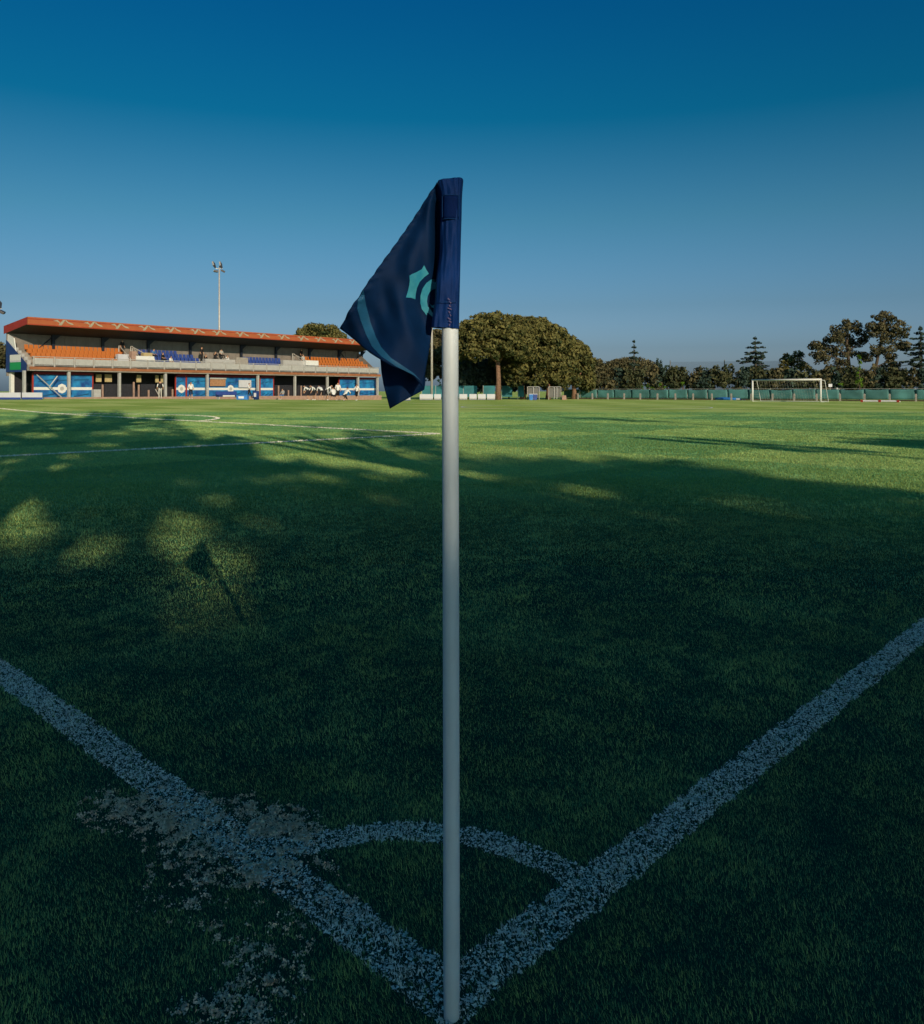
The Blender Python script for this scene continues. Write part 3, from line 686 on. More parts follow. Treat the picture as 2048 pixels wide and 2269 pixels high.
# end wall with the navy banner and its green and white sign
mb = MB(); mb.prism([(-.02, 2.2, 3.2), (-.02, DB+.1, 3.2), (-.02, DB+.1, 6.55), (-.02, 3.1, 6.1)], (.10, 0, 0)); mb.build('end_wall', M['white'], stand)
mb = MB(); mb.prism([(-.06, DB+.15, 2.95), (-.06, .55, 2.95), (-.06, .45, 3.7), (-.06, DB+.15, 6.0)], (-.05, 0, 0)); nb_ = mb.build('navy_banner', M['navy'], stand)
MB().box(-.135, -.112, 1.5, 3.6, 4.0, 4.55).build('sign_panel', M['white'], nb_)
MB().box(-.135, -.112, 1.5, 3.6, 3.15, 3.85).build('sign_panel', M['green_sign'], nb_)
MB().box(-.135, -.112, 1.5, 3.6, 3.86, 3.99).build('sign_panel', M['lilac'], nb_)
mb = MB(); mb.hexa([(S1,.6,3.2),(S1+.1,.6,3.2),(S1+.1,DB+.1,3.2),(S1,DB+.1,3.2)], [(S1,.6,3.9),(S1+.1,.6,3.9),(S1+.1,DB+.1,6.6),(S1,DB+.1,6.6)]); mb.build('end_wall', M['backwall'], stand)
for k in range(6):
    MB().box(.12, .42, .7+k*.6, 1.2+k*.6, 3.6+.3*k, 4.05+.3*k).build('end_step', M['rail'], stand)
# ground floor
pil = [(55,.1),(154,.1),(266,.1),(368,.1),(461,.1),(573,.1),(655,.1),(727,.1),(795,.1),(838,.1)]
for px, b in pil:
    s = s_at(px, b); MB().box(s-.11, s+.11, b, b+.26, 0, 3.05).build('pillar', M['rail'], stand)
s = s_at(27, 4.0); MB().box(s-.15, s+.15, 3.9, 4.3, 0, 3.0).build('pillar', M['white'], stand)
MB().box(.2, S1, DB-.3, DB-.1, 0, 3.0).build('rear_ground_wall', M['darkfence'], stand)
MB().box(s_at(95), S1, -.30, -.10, 0, .62).build('low_kerb', M['pinkkerb'], stand)
def banner(p0, p1, b=1.2, ring=None, frame=True):
    s0, s1_ = s_at(p0, b), s_at(p1, b)
    bn = MB().box(s0, s1_, b, b+.06, .35, 2.72).build('blue_banner', M['bannerblue'], stand)
    MB().box(s0, s1_, b-.012, b-.002, 1.30, 1.56).build('white_band', M['white'], bn)
    MB().box(s0-.05, s1_+.05, b-.25, b+.1, 2.74, 2.98).build('valance', M['valance'], bn)
    if frame:
        for q in (s0-.12, s1_): MB().box(q, q+.12, b-.06, b+.06, .3, 2.8).build('frame_post', M['redtrim'], bn)
    if ring:
        for px in ring:
            q = s_at(px, b); mb = MB(); mb.prism([(q+.46*math.cos(t), b-.016, 1.43+.46*math.sin(t)) for t in np.linspace(0, 2*math.pi, 9)[:-1]], (0, -.012, 0)); em = mb.build('round_emblem', M['white'], bn)
            mb = MB(); mb.prism([(q+.2*math.cos(t), b-.030, 1.43+.2*math.sin(t)) for t in np.linspace(0, 2*math.pi, 9)[:-1]], (0, -.01, 0)); mb.build('emblem_core', M['rail'], em)
    for k in range(3):
        q0 = s0+(s1_-s0)*(.08+.3*k); q1 = min(s1_-.1, q0+(s1_-s0)*.26)
        mb = MB(); mb.prism([(q0, b-.006, 2.0+.1*k), (q1, b-.006, 2.25), (q1, b-.006, 2.33), (q0, b-.006, 2.1+.1*k)], (0, -.006, 0)); mb.build('pale_streak', M['slateprint'], bn)
        mb = MB(); mb.prism([(q0, b-.006, .62), (q1, b-.006, .86), (q1, b-.006, .98), (q0, b-.006, .72)], (0, -.006, 0)); mb.build('pale_streak', M['slateprint'], bn)
banner(74, 204, ring=(137,)); banner(390, 411, ring=(402,)); banner(414, 458); banner(462, 570, ring=(511,)); banner(577, 605); banner(752, 833)
for px0, px1 in ((213, 225), (233, 248), (303, 313), (345, 352), (357, 364)):
    MB().box(s_at(px0, 1.6), s_at(px1, 1.6), 1.6, 1.7, 2.1, 2.85).build('lit_opening_panel', M['cream'], stand)
for px in (228, 297, 308, 330, 383, 618, 640, 668, 700, 712):
    s = s_at(px, .5); h_ = 1.3+.9*((px*7) % 10)/10
    MB().box(s-.07, s+.07, .5, .62, .0, h_).build('fence_post', M['pinkkerb'], stand)
for p0, p1 in ((208, 228), (232, 262), (270, 300), (312, 345), (610, 650), (660, 722)):
    fs_ = MB(); a, b = s_at(p0, .8), s_at(p1, .8)
    fp = MB().box(a, b, .86, .90, .3, 1.9).build('fence_panel', M['darkfence'], stand)
s = s_at(215, .4); MB().box(s-.35, s+.35, .3, .8, .45, 1.35).build('pale_cabinet', M['rail'], stand)
for a, b, z0, z1 in ((82, 140, 2.7, .5), (128, 110, 2.6, 1.6), (345, 356, 1.4, .5)):
    MB().tube([(s_at(a, .3), .35, z0), (s_at(b, .3), .35, z1)], .05, 6).build('diagonal_strut', M['mast'], stand)
mb = MB(); mb.box(s_at(466, .9), s_at(500, .9), .9, 1.0, 1.75, 2.5); mb.build('display_window', M['brown'], stand)
MB().box(s_at(466, .8), s_at(502, .8), .8, .9, 2.51, 2.66).build('window_head', M['rail'], stand)
MB().box(s_at(530, .9), s_at(557, .9), .9, 1.0, 1.6, 2.45).build('display_window', M['lilac'], stand)

# ------------------------------------------------------------------ floodlight masts
def mast(label, px, depth, top_py, x=None, top=None, group='floodlight masts'):
    X = PX(px, depth) if x is None else x; h = PZ(top_py, depth) if top is None else top
    z0 = gz(X, depth); t = thing('floodlight_mast', label, 'floodlight', (X, depth, z0), 0, group); h -= z0
    MB().tube([(0,0,0),(0,0,h*.5),(0,0,h)], [.17,.14,.10], 12).build('mast_pole', M['mast'], t, smooth=True)
    arm = MB().tube([(-.55,.1,h-.35),(.5,-.05,h-.30)], .05, 6).tube([(-.4,.1,h-.35),(-.75,.15,h+.05)], .05, 6).build('cross_arm', M['white'], t)
    for (x_, z_, tx, ry) in ((-.78, .35, .5, 35), (.22, .30, .5, 28), (-.5, -.62, .9, 90), (.55, -.60, .75, 70)):
        mb = MB(); mb.box(-.14, .14, -.30, .30, -.48, .48)
        o = mb.build('lamp_head', M['lampbody'], t, (x_, 0, h+z_-.1)); o.rotation_euler = (R(-38 if ry < 60 else -70), R(-ry+8), 0)
        MB().box(-.11, .11, -.325, -.301, -.42, .42).build('lamp_glass', M['mast'], o)
        md = o.modifiers.new('b', 'BEVEL'); md.width = .05; md.segments = 2
    return t
mast('pale floodlight mast rising from behind the grandstand roof', 486, 122, 590)
mast('pale floodlight mast half hidden behind the corner flag', 957, 112, 560)
mast('floodlight mast cut by the left edge beside the grandstand', -6, 96, 678)

# ------------------------------------------------------------------ trees
def trunk_mesh(limbs, m, n=8):
    mb = MB()
    for pts, rad in limbs: mb.tube(pts, rad, n)
    return mb.mesh('trunk', m, True)
def clump_points(blobs, per, shell=0.55, low=-1.0):
    """tuft positions, outward normals and tone for a list of clumps (x, y, z, r, squash)"""
    P_, N_, T_ = [], [], []
    for (cx, cy, cz, r, q) in blobs:
        n = max(6, int(per*r*r)); d = rng.normal(0, 1, (n, 3)); d /= np.linalg.norm(d, axis=1, keepdims=True)
        d = d[d[:, 2] > low]; rr = r*rng.uniform(shell, 1.0, len(d))**0.6
        P_.append(np.stack([cx+d[:, 0]*rr, cy+d[:, 1]*rr, cz+d[:, 2]*rr*q], 1)); N_.append(d)
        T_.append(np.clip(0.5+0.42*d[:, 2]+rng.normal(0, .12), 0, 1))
    return np.concatenate(P_), np.concatenate(N_), np.concatenate(T_)
def dome(cx, cy, cz, rx, ry, rz, n, r0, r1, zmin=-0.25, fill=0.25, q=0.8):
    out = []
    while len(out) < n:
        d = rng.normal(0, 1, 3); d /= np.linalg.norm(d)
        if d[2] < zmin: continue
        k = 1.0 if rng.uniform() > fill else rng.uniform(0.45, .95)
        out.append((cx+d[0]*rx*k, cy+d[1]*ry*k, cz+d[2]*rz*k, rng.uniform(r0, r1), q))
    return out
def tree(name, label, cat, base, blobs, limbs, lm, bm_, per=60, size=.22, group=None, jit=.7, low=-1.0, shell=.55):
    t = thing(name, label, cat, base, 0, group)
    if limbs: link('trunk', trunk_mesh(limbs, bm_), t)
    p, nv, tn = clump_points(blobs, per*1.5, shell, low)
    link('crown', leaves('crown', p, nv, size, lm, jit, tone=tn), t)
    return t
def umbrella(label, px, depth, cpx, cpy, rxp, rzp, fork_py=None, n=80, lm=None, group='umbrella pines', r=(.5, 1.0), per=70, zmin=-.3):
    X = PX(px, depth); z0 = 0; k = depth/F
    cx = PX(cpx, depth)-X; cz = PZ(cpy, depth); rx = rxp*k; rz = rzp*k
    zf = PZ(fork_py, depth) if fork_py else cz-rz*.25
    limbs = [([(0,0,-.1),(.05,0,zf*.5),(cx*.05,0,zf)], [.42,.33,.28])]
    for a in np.linspace(0.4, 6.2, 6):
        limbs.append(([(cx*.05,0,zf-.2),(cx*.3+math.cos(a)*rx*.25,math.sin(a)*rx*.25,(zf+cz)*.5+.2),(cx*.8+math.cos(a)*rx*.62,math.sin(a)*rx*.6,cz+rz*.15)], [.2,.13,.05]))
    b = dome(cx, 0, cz, rx*.93, rx*.85, rz*.93, int(n*2.6), *r, zmin=zmin, fill=.4)
    return tree('umbrella_pine', label, 'pine tree', (X, depth, z0), b, limbs, lm or L_PINE, M['bark'], per, .24, group)
umbrella('large umbrella pine with forked trunk right of the flag pole', 1104, 112, 1088, 772, 84, 78, 800, 120)
umbrella('broad umbrella pine drooping low right of the forked pine', 1215, 118, 1190, 800, 82, 97, 845, 180, zmin=-.55)
umbrella('pine crown filling the space between the two big domes', 1158, 121, 1146, 782, 60, 84, 845, 100)
umbrella('shorter pine at the right end of the big pine clump', 1272, 121, 1256, 826, 58, 80, 850, 120, zmin=-.45)
umbrella('umbrella pine crown showing over the grandstand roof', 706, 138, 708, 770, 62, 52, 800, 80)
umbrella('dark pine partly hidden behind the white flag pole', 985, 126, 975, 800, 66, 66, 840, 100, L_PINE2, zmin=-.6)
umbrella('low wide pine grove with pale trunks beyond the hedge', 1400, 175, 1395, 822, 62, 24, 828, 60, L_PINE2, r=(.9, 1.5), per=30)
umbrella('brown pine at the left edge beyond the grandstand', -8, 104, -10, 800, 26, 36, 830, 30, L_PINE2)
umbrella('small brown shrub pine between big pines and hedge', 1312, 128, 1312, 830, 26, 34, 850, 40, L_PINE2, zmin=-.6)
def conifer(label, px, depth, top, bot, halfw, lm=None, tiers_=8, group='cedars and conifers', name='cedar_tree'):
    X = PX(px, depth); k = depth/F; H = PZ(top, depth); zb = PZ(bot, depth); blobs = []; limbs = [([(0,0,-.1),(.06,0,H*.5),(0,0,H)], [.3,.2,.03])]
    for i in range(tiers_):
        f = i/(tiers_-1); z = zb+(H-zb)*(f**.85); w = halfw*k*(1-f)**.85+.12
        for a in np.arange(0, 2*math.pi, 2*math.pi/(6 if f < .7 else 3)):
            a2 = a+i*1.3+rng.uniform(-.4, .4); w2 = w*rng.uniform(.5, 1.2); z = zb+(H-zb)*(f**.85)+rng.uniform(-.35, .35)*(1-f)
            lift = rng.uniform(-.25, .12)
            for q in (.35, .7, 1.0): blobs.append((math.cos(a2)*w2*q, math.sin(a2)*w2*q, z+lift*w2*q+rng.uniform(-.15, .15), .22+.28*w2*.3*(1.2-q*.6), .35))
            limbs.append(([(0,0,z+.1),(math.cos(a2)*w2*.9,math.sin(a2)*w2*.9,z-.1*w2)], [.06,.02]))
        blobs.append((0, 0, z+.2, .30*(1-f)+.16, 1.2))
    return tree(name, label, 'conifer', (X, depth, 0), blobs, limbs, lm or L_CEDAR, M['barkdark'], 200, .15, group, .5)
conifer('dark cedar with flat tiers standing left of the goal', 1674, 132, 750, 832, 46)
conifer('dark cedar cut by the right edge of the photo', 2040, 118, 728, 840, 52, tiers_=10)
conifer('thin conifer spire rising above the low pine grove', 1405, 160, 757, 825, 14, tiers_=6)
for i, (px, top, w) in enumerate(((1456, 792, 5), (1465, 797, 6))):
    dp = 150; X = PX(px, dp); k = dp/F; zt = PZ(top, dp)
    b = [(rng.normal(0, .08), rng.normal(0, .08), z, w*k*(.9 if z < zt-1 else .5), 1.3) for z in np.arange(.6, zt-.15, .35)]
    tree('cypress', ['slim dark cypress, the taller of a close pair', 'slim dark cypress, the shorter of a close pair'][i], 'cypress', (X, dp, 0), b, [([(0,0,-.1),(0,0,zt*.8)], [.15,.05])], L_CEDAR, M['barkdark'], 220, .16, 'cypresses')
def cloud_pine(label, px, depth, blobs_px, limbs_px, lm=L_PINE2, group='tall cloud pines'):
    X = PX(px, depth); k = depth/F; b = []
    for (cx, cy, rx, rz) in blobs_px:
        b += dome(PX(cx, depth)-X, rng.uniform(-1, 1), PZ(cy, depth), rx*k*.72, rx*k*.72, rz*k*.72, max(6, int(rx*rz/38)), .40, .85, -.9, .4, .75)
    lb = [([(PX(a, depth)-X, rng.uniform(-.3, .3) if j else 0, PZ(c, depth) if c is not None else -.1) for j, (a, c) in enumerate(pl)], list(np.linspace(r0, r0*.35, len(pl)))) for pl, r0 in limbs_px]
    return tree('cloud_pine', label, 'pine tree', (X, depth, 0), b, lb, lm, M['barkdark'], 105, .18, group, low=-.9)
cloud_pine('tall dark pine with drooping left boughs, left of two', 1886, 124, [(1882,728,36,24),(1845,748,28,20),(1905,752,30,22),(1830,770,24,14),(1868,778,34,18),(1812,786,20,8),(1806,768,14,7),(1820,800,26,9),(1860,810,28,22),(1900,790,22,14),(1845,825,26,14)],
           [([(1886,None),(1884,830),(1876,760),(1882,725)], .34), ([(1884,815),(1850,790),(1815,784)], .16), ([(1880,790),(1845,765),(1812,768)], .14), ([(1880,780),(1905,755)], .14)])
cloud_pine('tall dark pine with open crown, right of two', 1938, 121, [(1958,712,32,24),(1985,732,22,22),(1940,735,26,22),(1965,750,28,18),(1996,770,18,10),(2010,764,12,8),(1950,775,26,14),(1980,792,18,9),(1930,790,18,10),(1965,815,26,14),(1990,828,24,12)],
           [([(1936,None),(1938,830),(1948,770),(1958,710)], .32), ([(1944,790),(1975,765),(2005,766)], .14), ([(1946,780),(1925,760)], .12), ([(1938,815),(1970,800)], .12)])
cloud_pine('round bushy tree between cedar and tall pines', 1762, 128, [(1748,795,20,15),(1775,790,14,12),(1762,812,34,20),(1785,815,20,16),(1738,828,18,10)], [([(1762,None),(1762,820)], .25)], L_PINE, 'bushy trees by the hedge')
# fresh green slim tree and small light shrubs along the fence
def bush(name, label, px, depth, blobs_px, lm, per=120, size=.16, group=None, cat='shrub'):
    X = PX(px, depth); k = depth/F
    b = []
    for (cx, cy, r) in blobs_px:
        rr = r*k
        for _ in range(max(4, int(rr*rr*7))):
            d = rng.normal(0, 1, 3); d /= np.linalg.norm(d)
            b.append((PX(cx, depth)-X+d[0]*rr*.6, d[1]*rr*.6, max(.25, PZ(cy, depth)+d[2]*rr*.6), max(.2, rr*.5), .9))
    h = max(PZ(c[1], depth) for c in blobs_px)
    return tree(name, label, cat, (X, depth, 0), b, [([(0,0,-.1),(0,0,h*.8)], [.12,.05])], lm, M['barkdark'], per, size, group)
bush('slim_tree', 'slim fresh green tree right of the goal', 1905, 112, [(1905,790,5),(1906,803,4),(1904,815,5),(1903,830,7),(1905,842,8),(1898,846,5),(1908,852,6)], L_BRIGHT, 160, .12, cat='tree')
bush('light_shrub', 'small fresh green shrub above the fence behind the goal', 1863, 112, [(1863,852,5)], L_BRIGHT, 160, .12)
bush('light_shrub', 'row of fresh green shoots above the windscreen, left part', 1440, 123, [(1424,858,5),(1436,856,5),(1448,858,6),(1462,853,5),(1474,858,4)], L_BRIGHT, 160, .12)
bush('light_shrub', 'small fresh green shrub in the hedge left of the net posts', 1513, 122, [(1513,850,5)], L_BRIGHT, 160, .12)
bush('light_shrub', 'yellow green shrub right behind the white flag pole', 973, 120, [(972,845,5),(974,856,6)], L_BRIGHT, 160, .12)
bush('light_shrub', 'yellow green twigs above the teal fence beside the forked pine', 1090, 121, [(1062,852,5),(1076,850,5),(1092,846,6)], L_PINE, 160, .12)
# hedge of dark shrubs
HEDGE = [(1030,122,812,50),(1072,123,815,46),(1128,124,815,48),(1164,124,830,34)]
px = 1300
while px < 2090:
    HEDGE.append((px, 129-(px-1300)*.020, rng.uniform(824, 833), rng.uniform(23, 32))); px += rng.uniform(19, 29)
rank = {}
for i, (px, dp, cy, r) in enumerate(HEDGE):
    lm = [L_HEDGE, L_HEDGE, L_PINE2, L_CEDAR][i % 4] if i > 3 else L_CEDAR
    where = 'under the forked pine' if i < 3 else 'under the low drooping pine' if i == 3 else None
    lab = (f'dark evergreen undergrowth {where}, ' + ['leftmost', 'second', 'third', 'fourth'][i] + ' along the teal fence') if where else None
    if lab is None:
        marks = [(0, 'the big pine clump'), (1405, 'the thin conifer spire'), (1460, 'the close pair of cypresses'), (1611, 'the middle net post'), (1674, 'the cedar left of the goal'), (1762, 'the round bushy tree'), (1886, 'the left tall pine'), (1938, 'the right tall pine')]
        mk = [m_ for m_ in marks if m_[0] <= px][-1]; rank[mk[1]] = rank.get(mk[1], 0) + 1
        lab = f'dark hedge shrub behind the green windscreen, {["first", "second", "third", "fourth", "fifth", "sixth", "seventh", "eighth"][rank[mk[1]]-1]} right of {mk[1]}'
    bush('hedge_shrub', lab, px, dp, [(px, cy+4, r*.62), (px+rng.uniform(-8, 8), cy+20, r*.75), (px+rng.uniform(-12, 12), cy-8, r*.42)], lm, 46, .28, 'hedge shrubs')

# ------------------------------------------------------------------ green windscreen fence, posts, net
FA = Vector((PX(1250, 124), 124)); FBv = Vector((PX(2090, 94), 94)); FD = (FBv-FA); FL = FD.length; FD = FD/FL
fr = math.atan2(FD.y, FD.x)
fence = thing('windscreen_fence', 'long wire fence covered with sagging green windscreen cloth', 'fence', (FA.x, FA.y, 0), fr)
npan = 18; wpan = FL/npan
for k in range(npan):
    a, b = k*wpan, (k+1)*wpan
    MB().tube([(a, .06, 0), (a, .06, 1.5)], .03, 6).build('fence_post', M['mast'], fence)
    vsg = []; nn = 10; top0 = 1.44-.03*((k*7) % 3); sag = .03+.03*((k*5) % 4)
    for j in range(6):
        for i in range(nn+1):
            t = i/nn; z = .20+(top0-.20-sag*math.sin(math.pi*t))*j/5
            vsg.append((a+.004+(wpan-.008)*t, .04*math.sin(5*t+k)+.02*math.sin(9*t+j), z))
    mb = MB(); mb.add(vsg, [(j*(nn+1)+i, j*(nn+1)+i+1, (j+1)*(nn+1)+i+1, (j+1)*(nn+1)+i) for j in range(5) for i in range(nn)])
    o = mb.build('windscreen_panel', M['greenscreen'], fence, smooth=True); md = o.modifiers.new('t', 'SOLIDIFY'); md.thickness = .01
MB().tube([(0, .06, 1.47), (FL, .06, 1.47)], .02, 6).build('top_wire', M['mast'], fence)
MB().box(0, FL, .02, .10, 0, .16).build('fence_footing', M['barkdark'], fence)
# white concrete rail posts in front
ords = ['first','second','third','fourth','fifth','sixth','seventh','eighth','ninth','tenth','eleventh','twelfth','thirteenth','fourteenth','fifteenth','sixteenth','seventeenth']
for i, px in enumerate([1281,1313,1347,1383,1419,1457,1497,1536,1578,1621,1665,1712,1760,1810,1862,1916,1972,2030]):
    t = (px-1024)/F; FO = FA + Vector((FD.y, -FD.x))*2.0
    s = (t*FO.y-FO.x)/(FD.x-t*FD.y); p = FO+FD*s
    mb = MB(); mb.box(-.09, .09, -.09, .09, 0, .80); tl = rng.uniform(-.04, .04); mb.hexa([(-.09,-.09,.80),(.09,-.09,.80),(.09,.09,.80),(-.09,.09,.80)], [(-.05,-.05,.88),(.05,-.05,.88),(.05,.05,.88),(-.05,.05,.88)])
    o = mb.build('rail_post', M['concrete'], None, (p.x, p.y, 0)); o.rotation_euler = (tl, -tl*.7, fr)
    where = f'{ords[i]} from its left end' if i < 16 else ('last but one' if i == 16 else 'last before the right edge')
    tag(o, f'short white post before the green fence, {where}', 'post', 'white rail posts before the green fence')
# tall ball-stop net beyond the hedge
nm_, nn_, nl_, np_ = newmat('fine_net')
tr = nn_.new('ShaderNodeBsdfTransparent'); mx = nn_.new('ShaderNodeMixShader'); mx.inputs[0].default_value = .13
np_.inputs['Base Color'].default_value = (.03, .05, .08, 1); np_.inputs['Roughness'].default_value = .8
nl_.new(tr.outputs[0], mx.inputs[1]); nl_.new(np_.outputs[0], mx.inputs[2]); nl_.new(mx.outputs[0], nn_['Material Output'].inputs['Surface'])
NA, NBv = Vector((PX(1480, 140), 140)), Vector((PX(1760, 134), 134)); ND = NBv-NA; NL = ND.length
net = thing('ball_stop_net', 'tall thin ball stop net with two posts above the hedge', 'net', (NA.x, NA.y, 0), math.atan2(ND.y, ND.x))
hN = PZ(801, 138)
for s in (.4, NL*.46, NL): MB().tube([(s, 0, 0), (s, 0, hN+.25)], .07, 8).build('net_post', M['steelgrey'], net)
MB().box(.4, NL, -.01, .01, .3, hN).build('net_sheet', nm_, net)

# ------------------------------------------------------------------ far goal and things round it
gl, grr = Vector((PX(1668, 95.0), 95.0)), Vector((PX(1819, 89.2), 89.2)); gd = (grr-gl); gw = gd.length; gd /= gw
goal = thing('goal', 'white football goal standing before the green fence', 'goal', (gl.x, gl.y, 0), math.atan2(gd.y, gd.x))
GH = 2.44; hb = 1.0; db = 1.9
for s, nm in ((0, 'goal_post'), (gw, 'goal_post')): MB().tube([(s, 0, 0), (s, 0, GH)], .10, 12).build(nm, M['white'], goal, smooth=True)
MB().tube([(-.085, 0, GH), (gw+.085, 0, GH)], .10, 12).build('crossbar', M['white'], goal, smooth=True)
for s in (0, gw):
    MB().tube([(s, 0, GH-.05), (s, hb, GH-.1), (s, db, .03), (s, 0, .03)], .035, 8).build('net_support', M['white'], goal)
MB().tube([(0, db, .04), (gw, db, .04)], .035, 8).build('ground_bar', M['white'], goal)
mb = MB()
for i in range(int(gw/.3)+1):
    s = min(gw, i*.3); mb.tube([(s, .02, GH), (s, hb, GH-.12), (s, db, .05)], .006, 3)
for q in np.arange(.15, 2.7, .3):
    if q < 1: y_, z_ = hb*q, GH-.12*q
    else: f_ = (q-1)/1.75; y_, z_ = hb+(db-hb)*f_, (GH-.12)*(1-f_)+.05*f_
    mb.tube([(0, y_, z_), (gw, y_, z_)], .006, 3)
for s in (0, gw):
    for q in np.arange(.2, 2.3, .3): mb.tube([(s, .02, q), (s, hb+(db-hb)*(1-q/GH), q)], .006, 3)
nt = mb.build('goal_net', M['netwhite'], goal)
def on_line(px, py, depth=None):
    g = gpt(px, py) if depth is None else Vector((PX(px, depth), depth)); return g
p = Vector((PX(1950, 88.5), 88.5))
t = thing('low_goal_frame', 'low red and white goal frame lying on the grass', 'goal frame', (p.x, p.y, 0), fr)
MB().tube([(-1.75, 0, .12), (1.75, 0, .12)], .10, 8).build('bar', M['white'], t)
for s in (-1.75, 0, 1.75): MB().box(s-.12, s+.12, -.1, .1, 0, .26).build('red_end', M['redtrim'], t)
for s in (-1.7, 1.7): MB().tube([(s, 0, .08), (s, 1.4, .06)], .06, 6).build('side_bar', M['white'], t)
p = Vector((PX(1614, 108), 108))
t = thing('rolled_tarp', 'low blue rolled tarpaulin by the fence left of the goal', 'tarpaulin', (p.x, p.y, 0), fr)
MB().tube([(-1.7, 0, .16), (-.6, .03, .20), (.5, -.02, .17), (1.6, 0, .14)], [.16, .20, .18, .14], 10).build('roll', M['tarpblue'], t, smooth=True)
MB().box(1.1, 1.6, -.18, -.13, .05, .26).build('white_end_label', M['lilac'], t)
MB().box(-2.0, 2.1, .02, .5, 0, .06).build('folded_sheet', M['navy'], t)
p = Vector((PX(1855, 103), 103)); t = thing('globe_lamp', 'thin dark post with a white globe lamp right of the goal', 'lamp', (p.x, p.y, 0))
MB().tube([(0, 0, 0), (0, 0, 1.3)], .05, 8).build('post', M['darksteel'], t)
bm = bmesh.new(); bmesh.ops.create_uvsphere(bm, u_segments=12, v_segments=8, radius=.17); bmesh.ops.translate(bm, vec=(0, 0, 1.45), verts=bm.verts)
me = bpy.data.meshes.new('globe'); bm.to_mesh(me); bm.free(); me.materials.append(M['glasslamp']); link('globe', me, t)
p = Vector((PX(1840, 112), 112)); t = thing('small_sign', 'small pale sign on a thin pole behind the fence', 'sign', (p.x, p.y, 0))
MB().tube([(0, 0, 0), (0, 0, 2.1)], .03, 6).build('sign_pole', M['mast'], t); MB().box(-.25, .25, -.06, -.031, 1.75, 2.15).build('sign_plate', M['lilac'], t)

# ------------------------------------------------------------------ teal fence, boards and gates between grandstand and pines
TA, TBv = Vector((PX(930, 119), 119)), Vector((PX(1166, 119), 119)); TL = (TBv-TA).length
tf = thing('teal_fence', 'teal fence panels behind the forked pine and the flag pole', 'fence', (TA.x, TA.y, 0))
for a, b in ((935, 1058), (1071, 1097), (1099, 1108), (1112, 1136), (1148, 1162)):
    x0, x1 = PX(a, 119)-TA.x, PX(b, 119)-TA.x
    k = max(1, round((x1-x0)/2.0))
    for i in range(k):
        q0, q1 = x0+(x1-x0)*i/k, x0+(x1-x0)*(i+1)/k
        MB().box(q0+.03, q1-.03, 0, .04, .35, 1.95).build('teal_panel', M['teal'], tf)
        MB().box(q0-.03, q0+.02, .05, .11, 0, 2.0).build('fence_post', M['mast'], tf)
for nm, a, b, dp, lb in (('ad', 870, 910, 100, 'low white board beside the crouching players'),('ad', 930, 960, 110, 'low white board at the foot of the white mast'),('ad', 962, 978, 110, 'short white board just left of the flag pole'),
                         ('ad', 1018, 1036, 112, 'first low white board right of the flag pole'),('ad', 1040, 1057, 112, 'second low white board right of the flag pole'),('ad', 1059, 1077, 112, 'third low white board right of the flag pole'),('ad', 1079, 1098, 112, 'fourth low white board, next to the forked pine trunk'),
                         ('ad', -14, 46, 70, 'low white and blue board at the left edge'),('ad', 48, 94, 70.5, 'low white board below the grandstand banner')):
    X0, X1 = PX(a, dp), PX(b, dp); z0 = gz((X0+X1)/2, dp); h_ = .78 if dp > 90 else .60
    t = thing('advertising_board', lb, 'advertising board', ((X0+X1)/2, dp, z0), 0, 'low white advertising boards'); w_ = (X1-X0)/2-.02
    MB().box(-w_, w_, 0, .06, .06, h_).build('board_face', M['lilac'], t); MB().box(-w_, w_, .01, .05, 0, .06).build('board_foot', M['navy'], t)
    MB().box(-w_, w_, -.012, -.002, .06, .06+h_*.22).build('lower_stripe', M['seat_blue'] if dp < 90 else M['rail'], t)
def gate(label, p0, p1, dp, bars):
    X = PX((p0+p1)/2, dp); w_ = (PX(p1, dp)-PX(p0, dp))/2
    t = thing('gate_frame', label, 'gate', (X, dp, 0), 0, 'white tube gates')
    for s in (-w_, w_): MB().tube([(s, 0, 0), (s, 0, 1.75)], .07, 8).build('upright', M['concrete'], t)
    MB().tube([(-w_, 0, 1.75), (w_, 0, 1.75)], .05, 8).build('top_bar', M['rail'], t)
    for b in bars: MB().tube([(b*w_, 0, .1), (b*w_, 0, 1.7)], .06, 6).build('bar', M['rail'], t)
    MB().box(-w_+.1, w_-.1, .10, .13, .3, 1.6).build('mesh_panel', M['steelgrey'], t)
gate('white gate frame with blue bins, right of the forked pine', 1169, 1195, 112, (0,))
gate('white double gate frame at the left end of the green fence', 1216, 1243, 114, (-.1, .35))
for px, m, lb in ((1177, 'tarpblue', 'bright blue bin before the white gate frame'), (1186, 'seat_blue', 'dark blue bin with a pale lid before the white gate')):
    p = Vector((PX(px, 110.5), 110.5)); t = thing('bin', lb, 'bin', (p.x, p.y, 0), 0, 'bins by the gate')
    mb = MB(); mb.hexa([(-.22,-.22,0),(.22,-.22,0),(.22,.22,0),(-.22,.22,0)], [(-.27,-.27,.75),(.27,-.27,.75),(.27,.27,.75),(-.27,.27,.75)]); mb.build('bin_body', M[m], t)
    MB().box(-.29, .29, -.29, .29, .751, .82).build('lid', M['lilac'], t)
p = Vector((PX(1250, 113), 113)); t = thing('pink_block', 'low pinkish block beside the double gate frame', 'block', (p.x, p.y, 0))
mb = MB(); mb.hexa([(-.3,-.3,0),(.3,-.3,0),(.3,.3,0),(-.3,.3,0)], [(-.26,-.26,.6),(.26,-.26,.6),(.26,.26,.6),(-.26,.26,.6)]); mb.build('block_body', M['pinkkerb'], t)

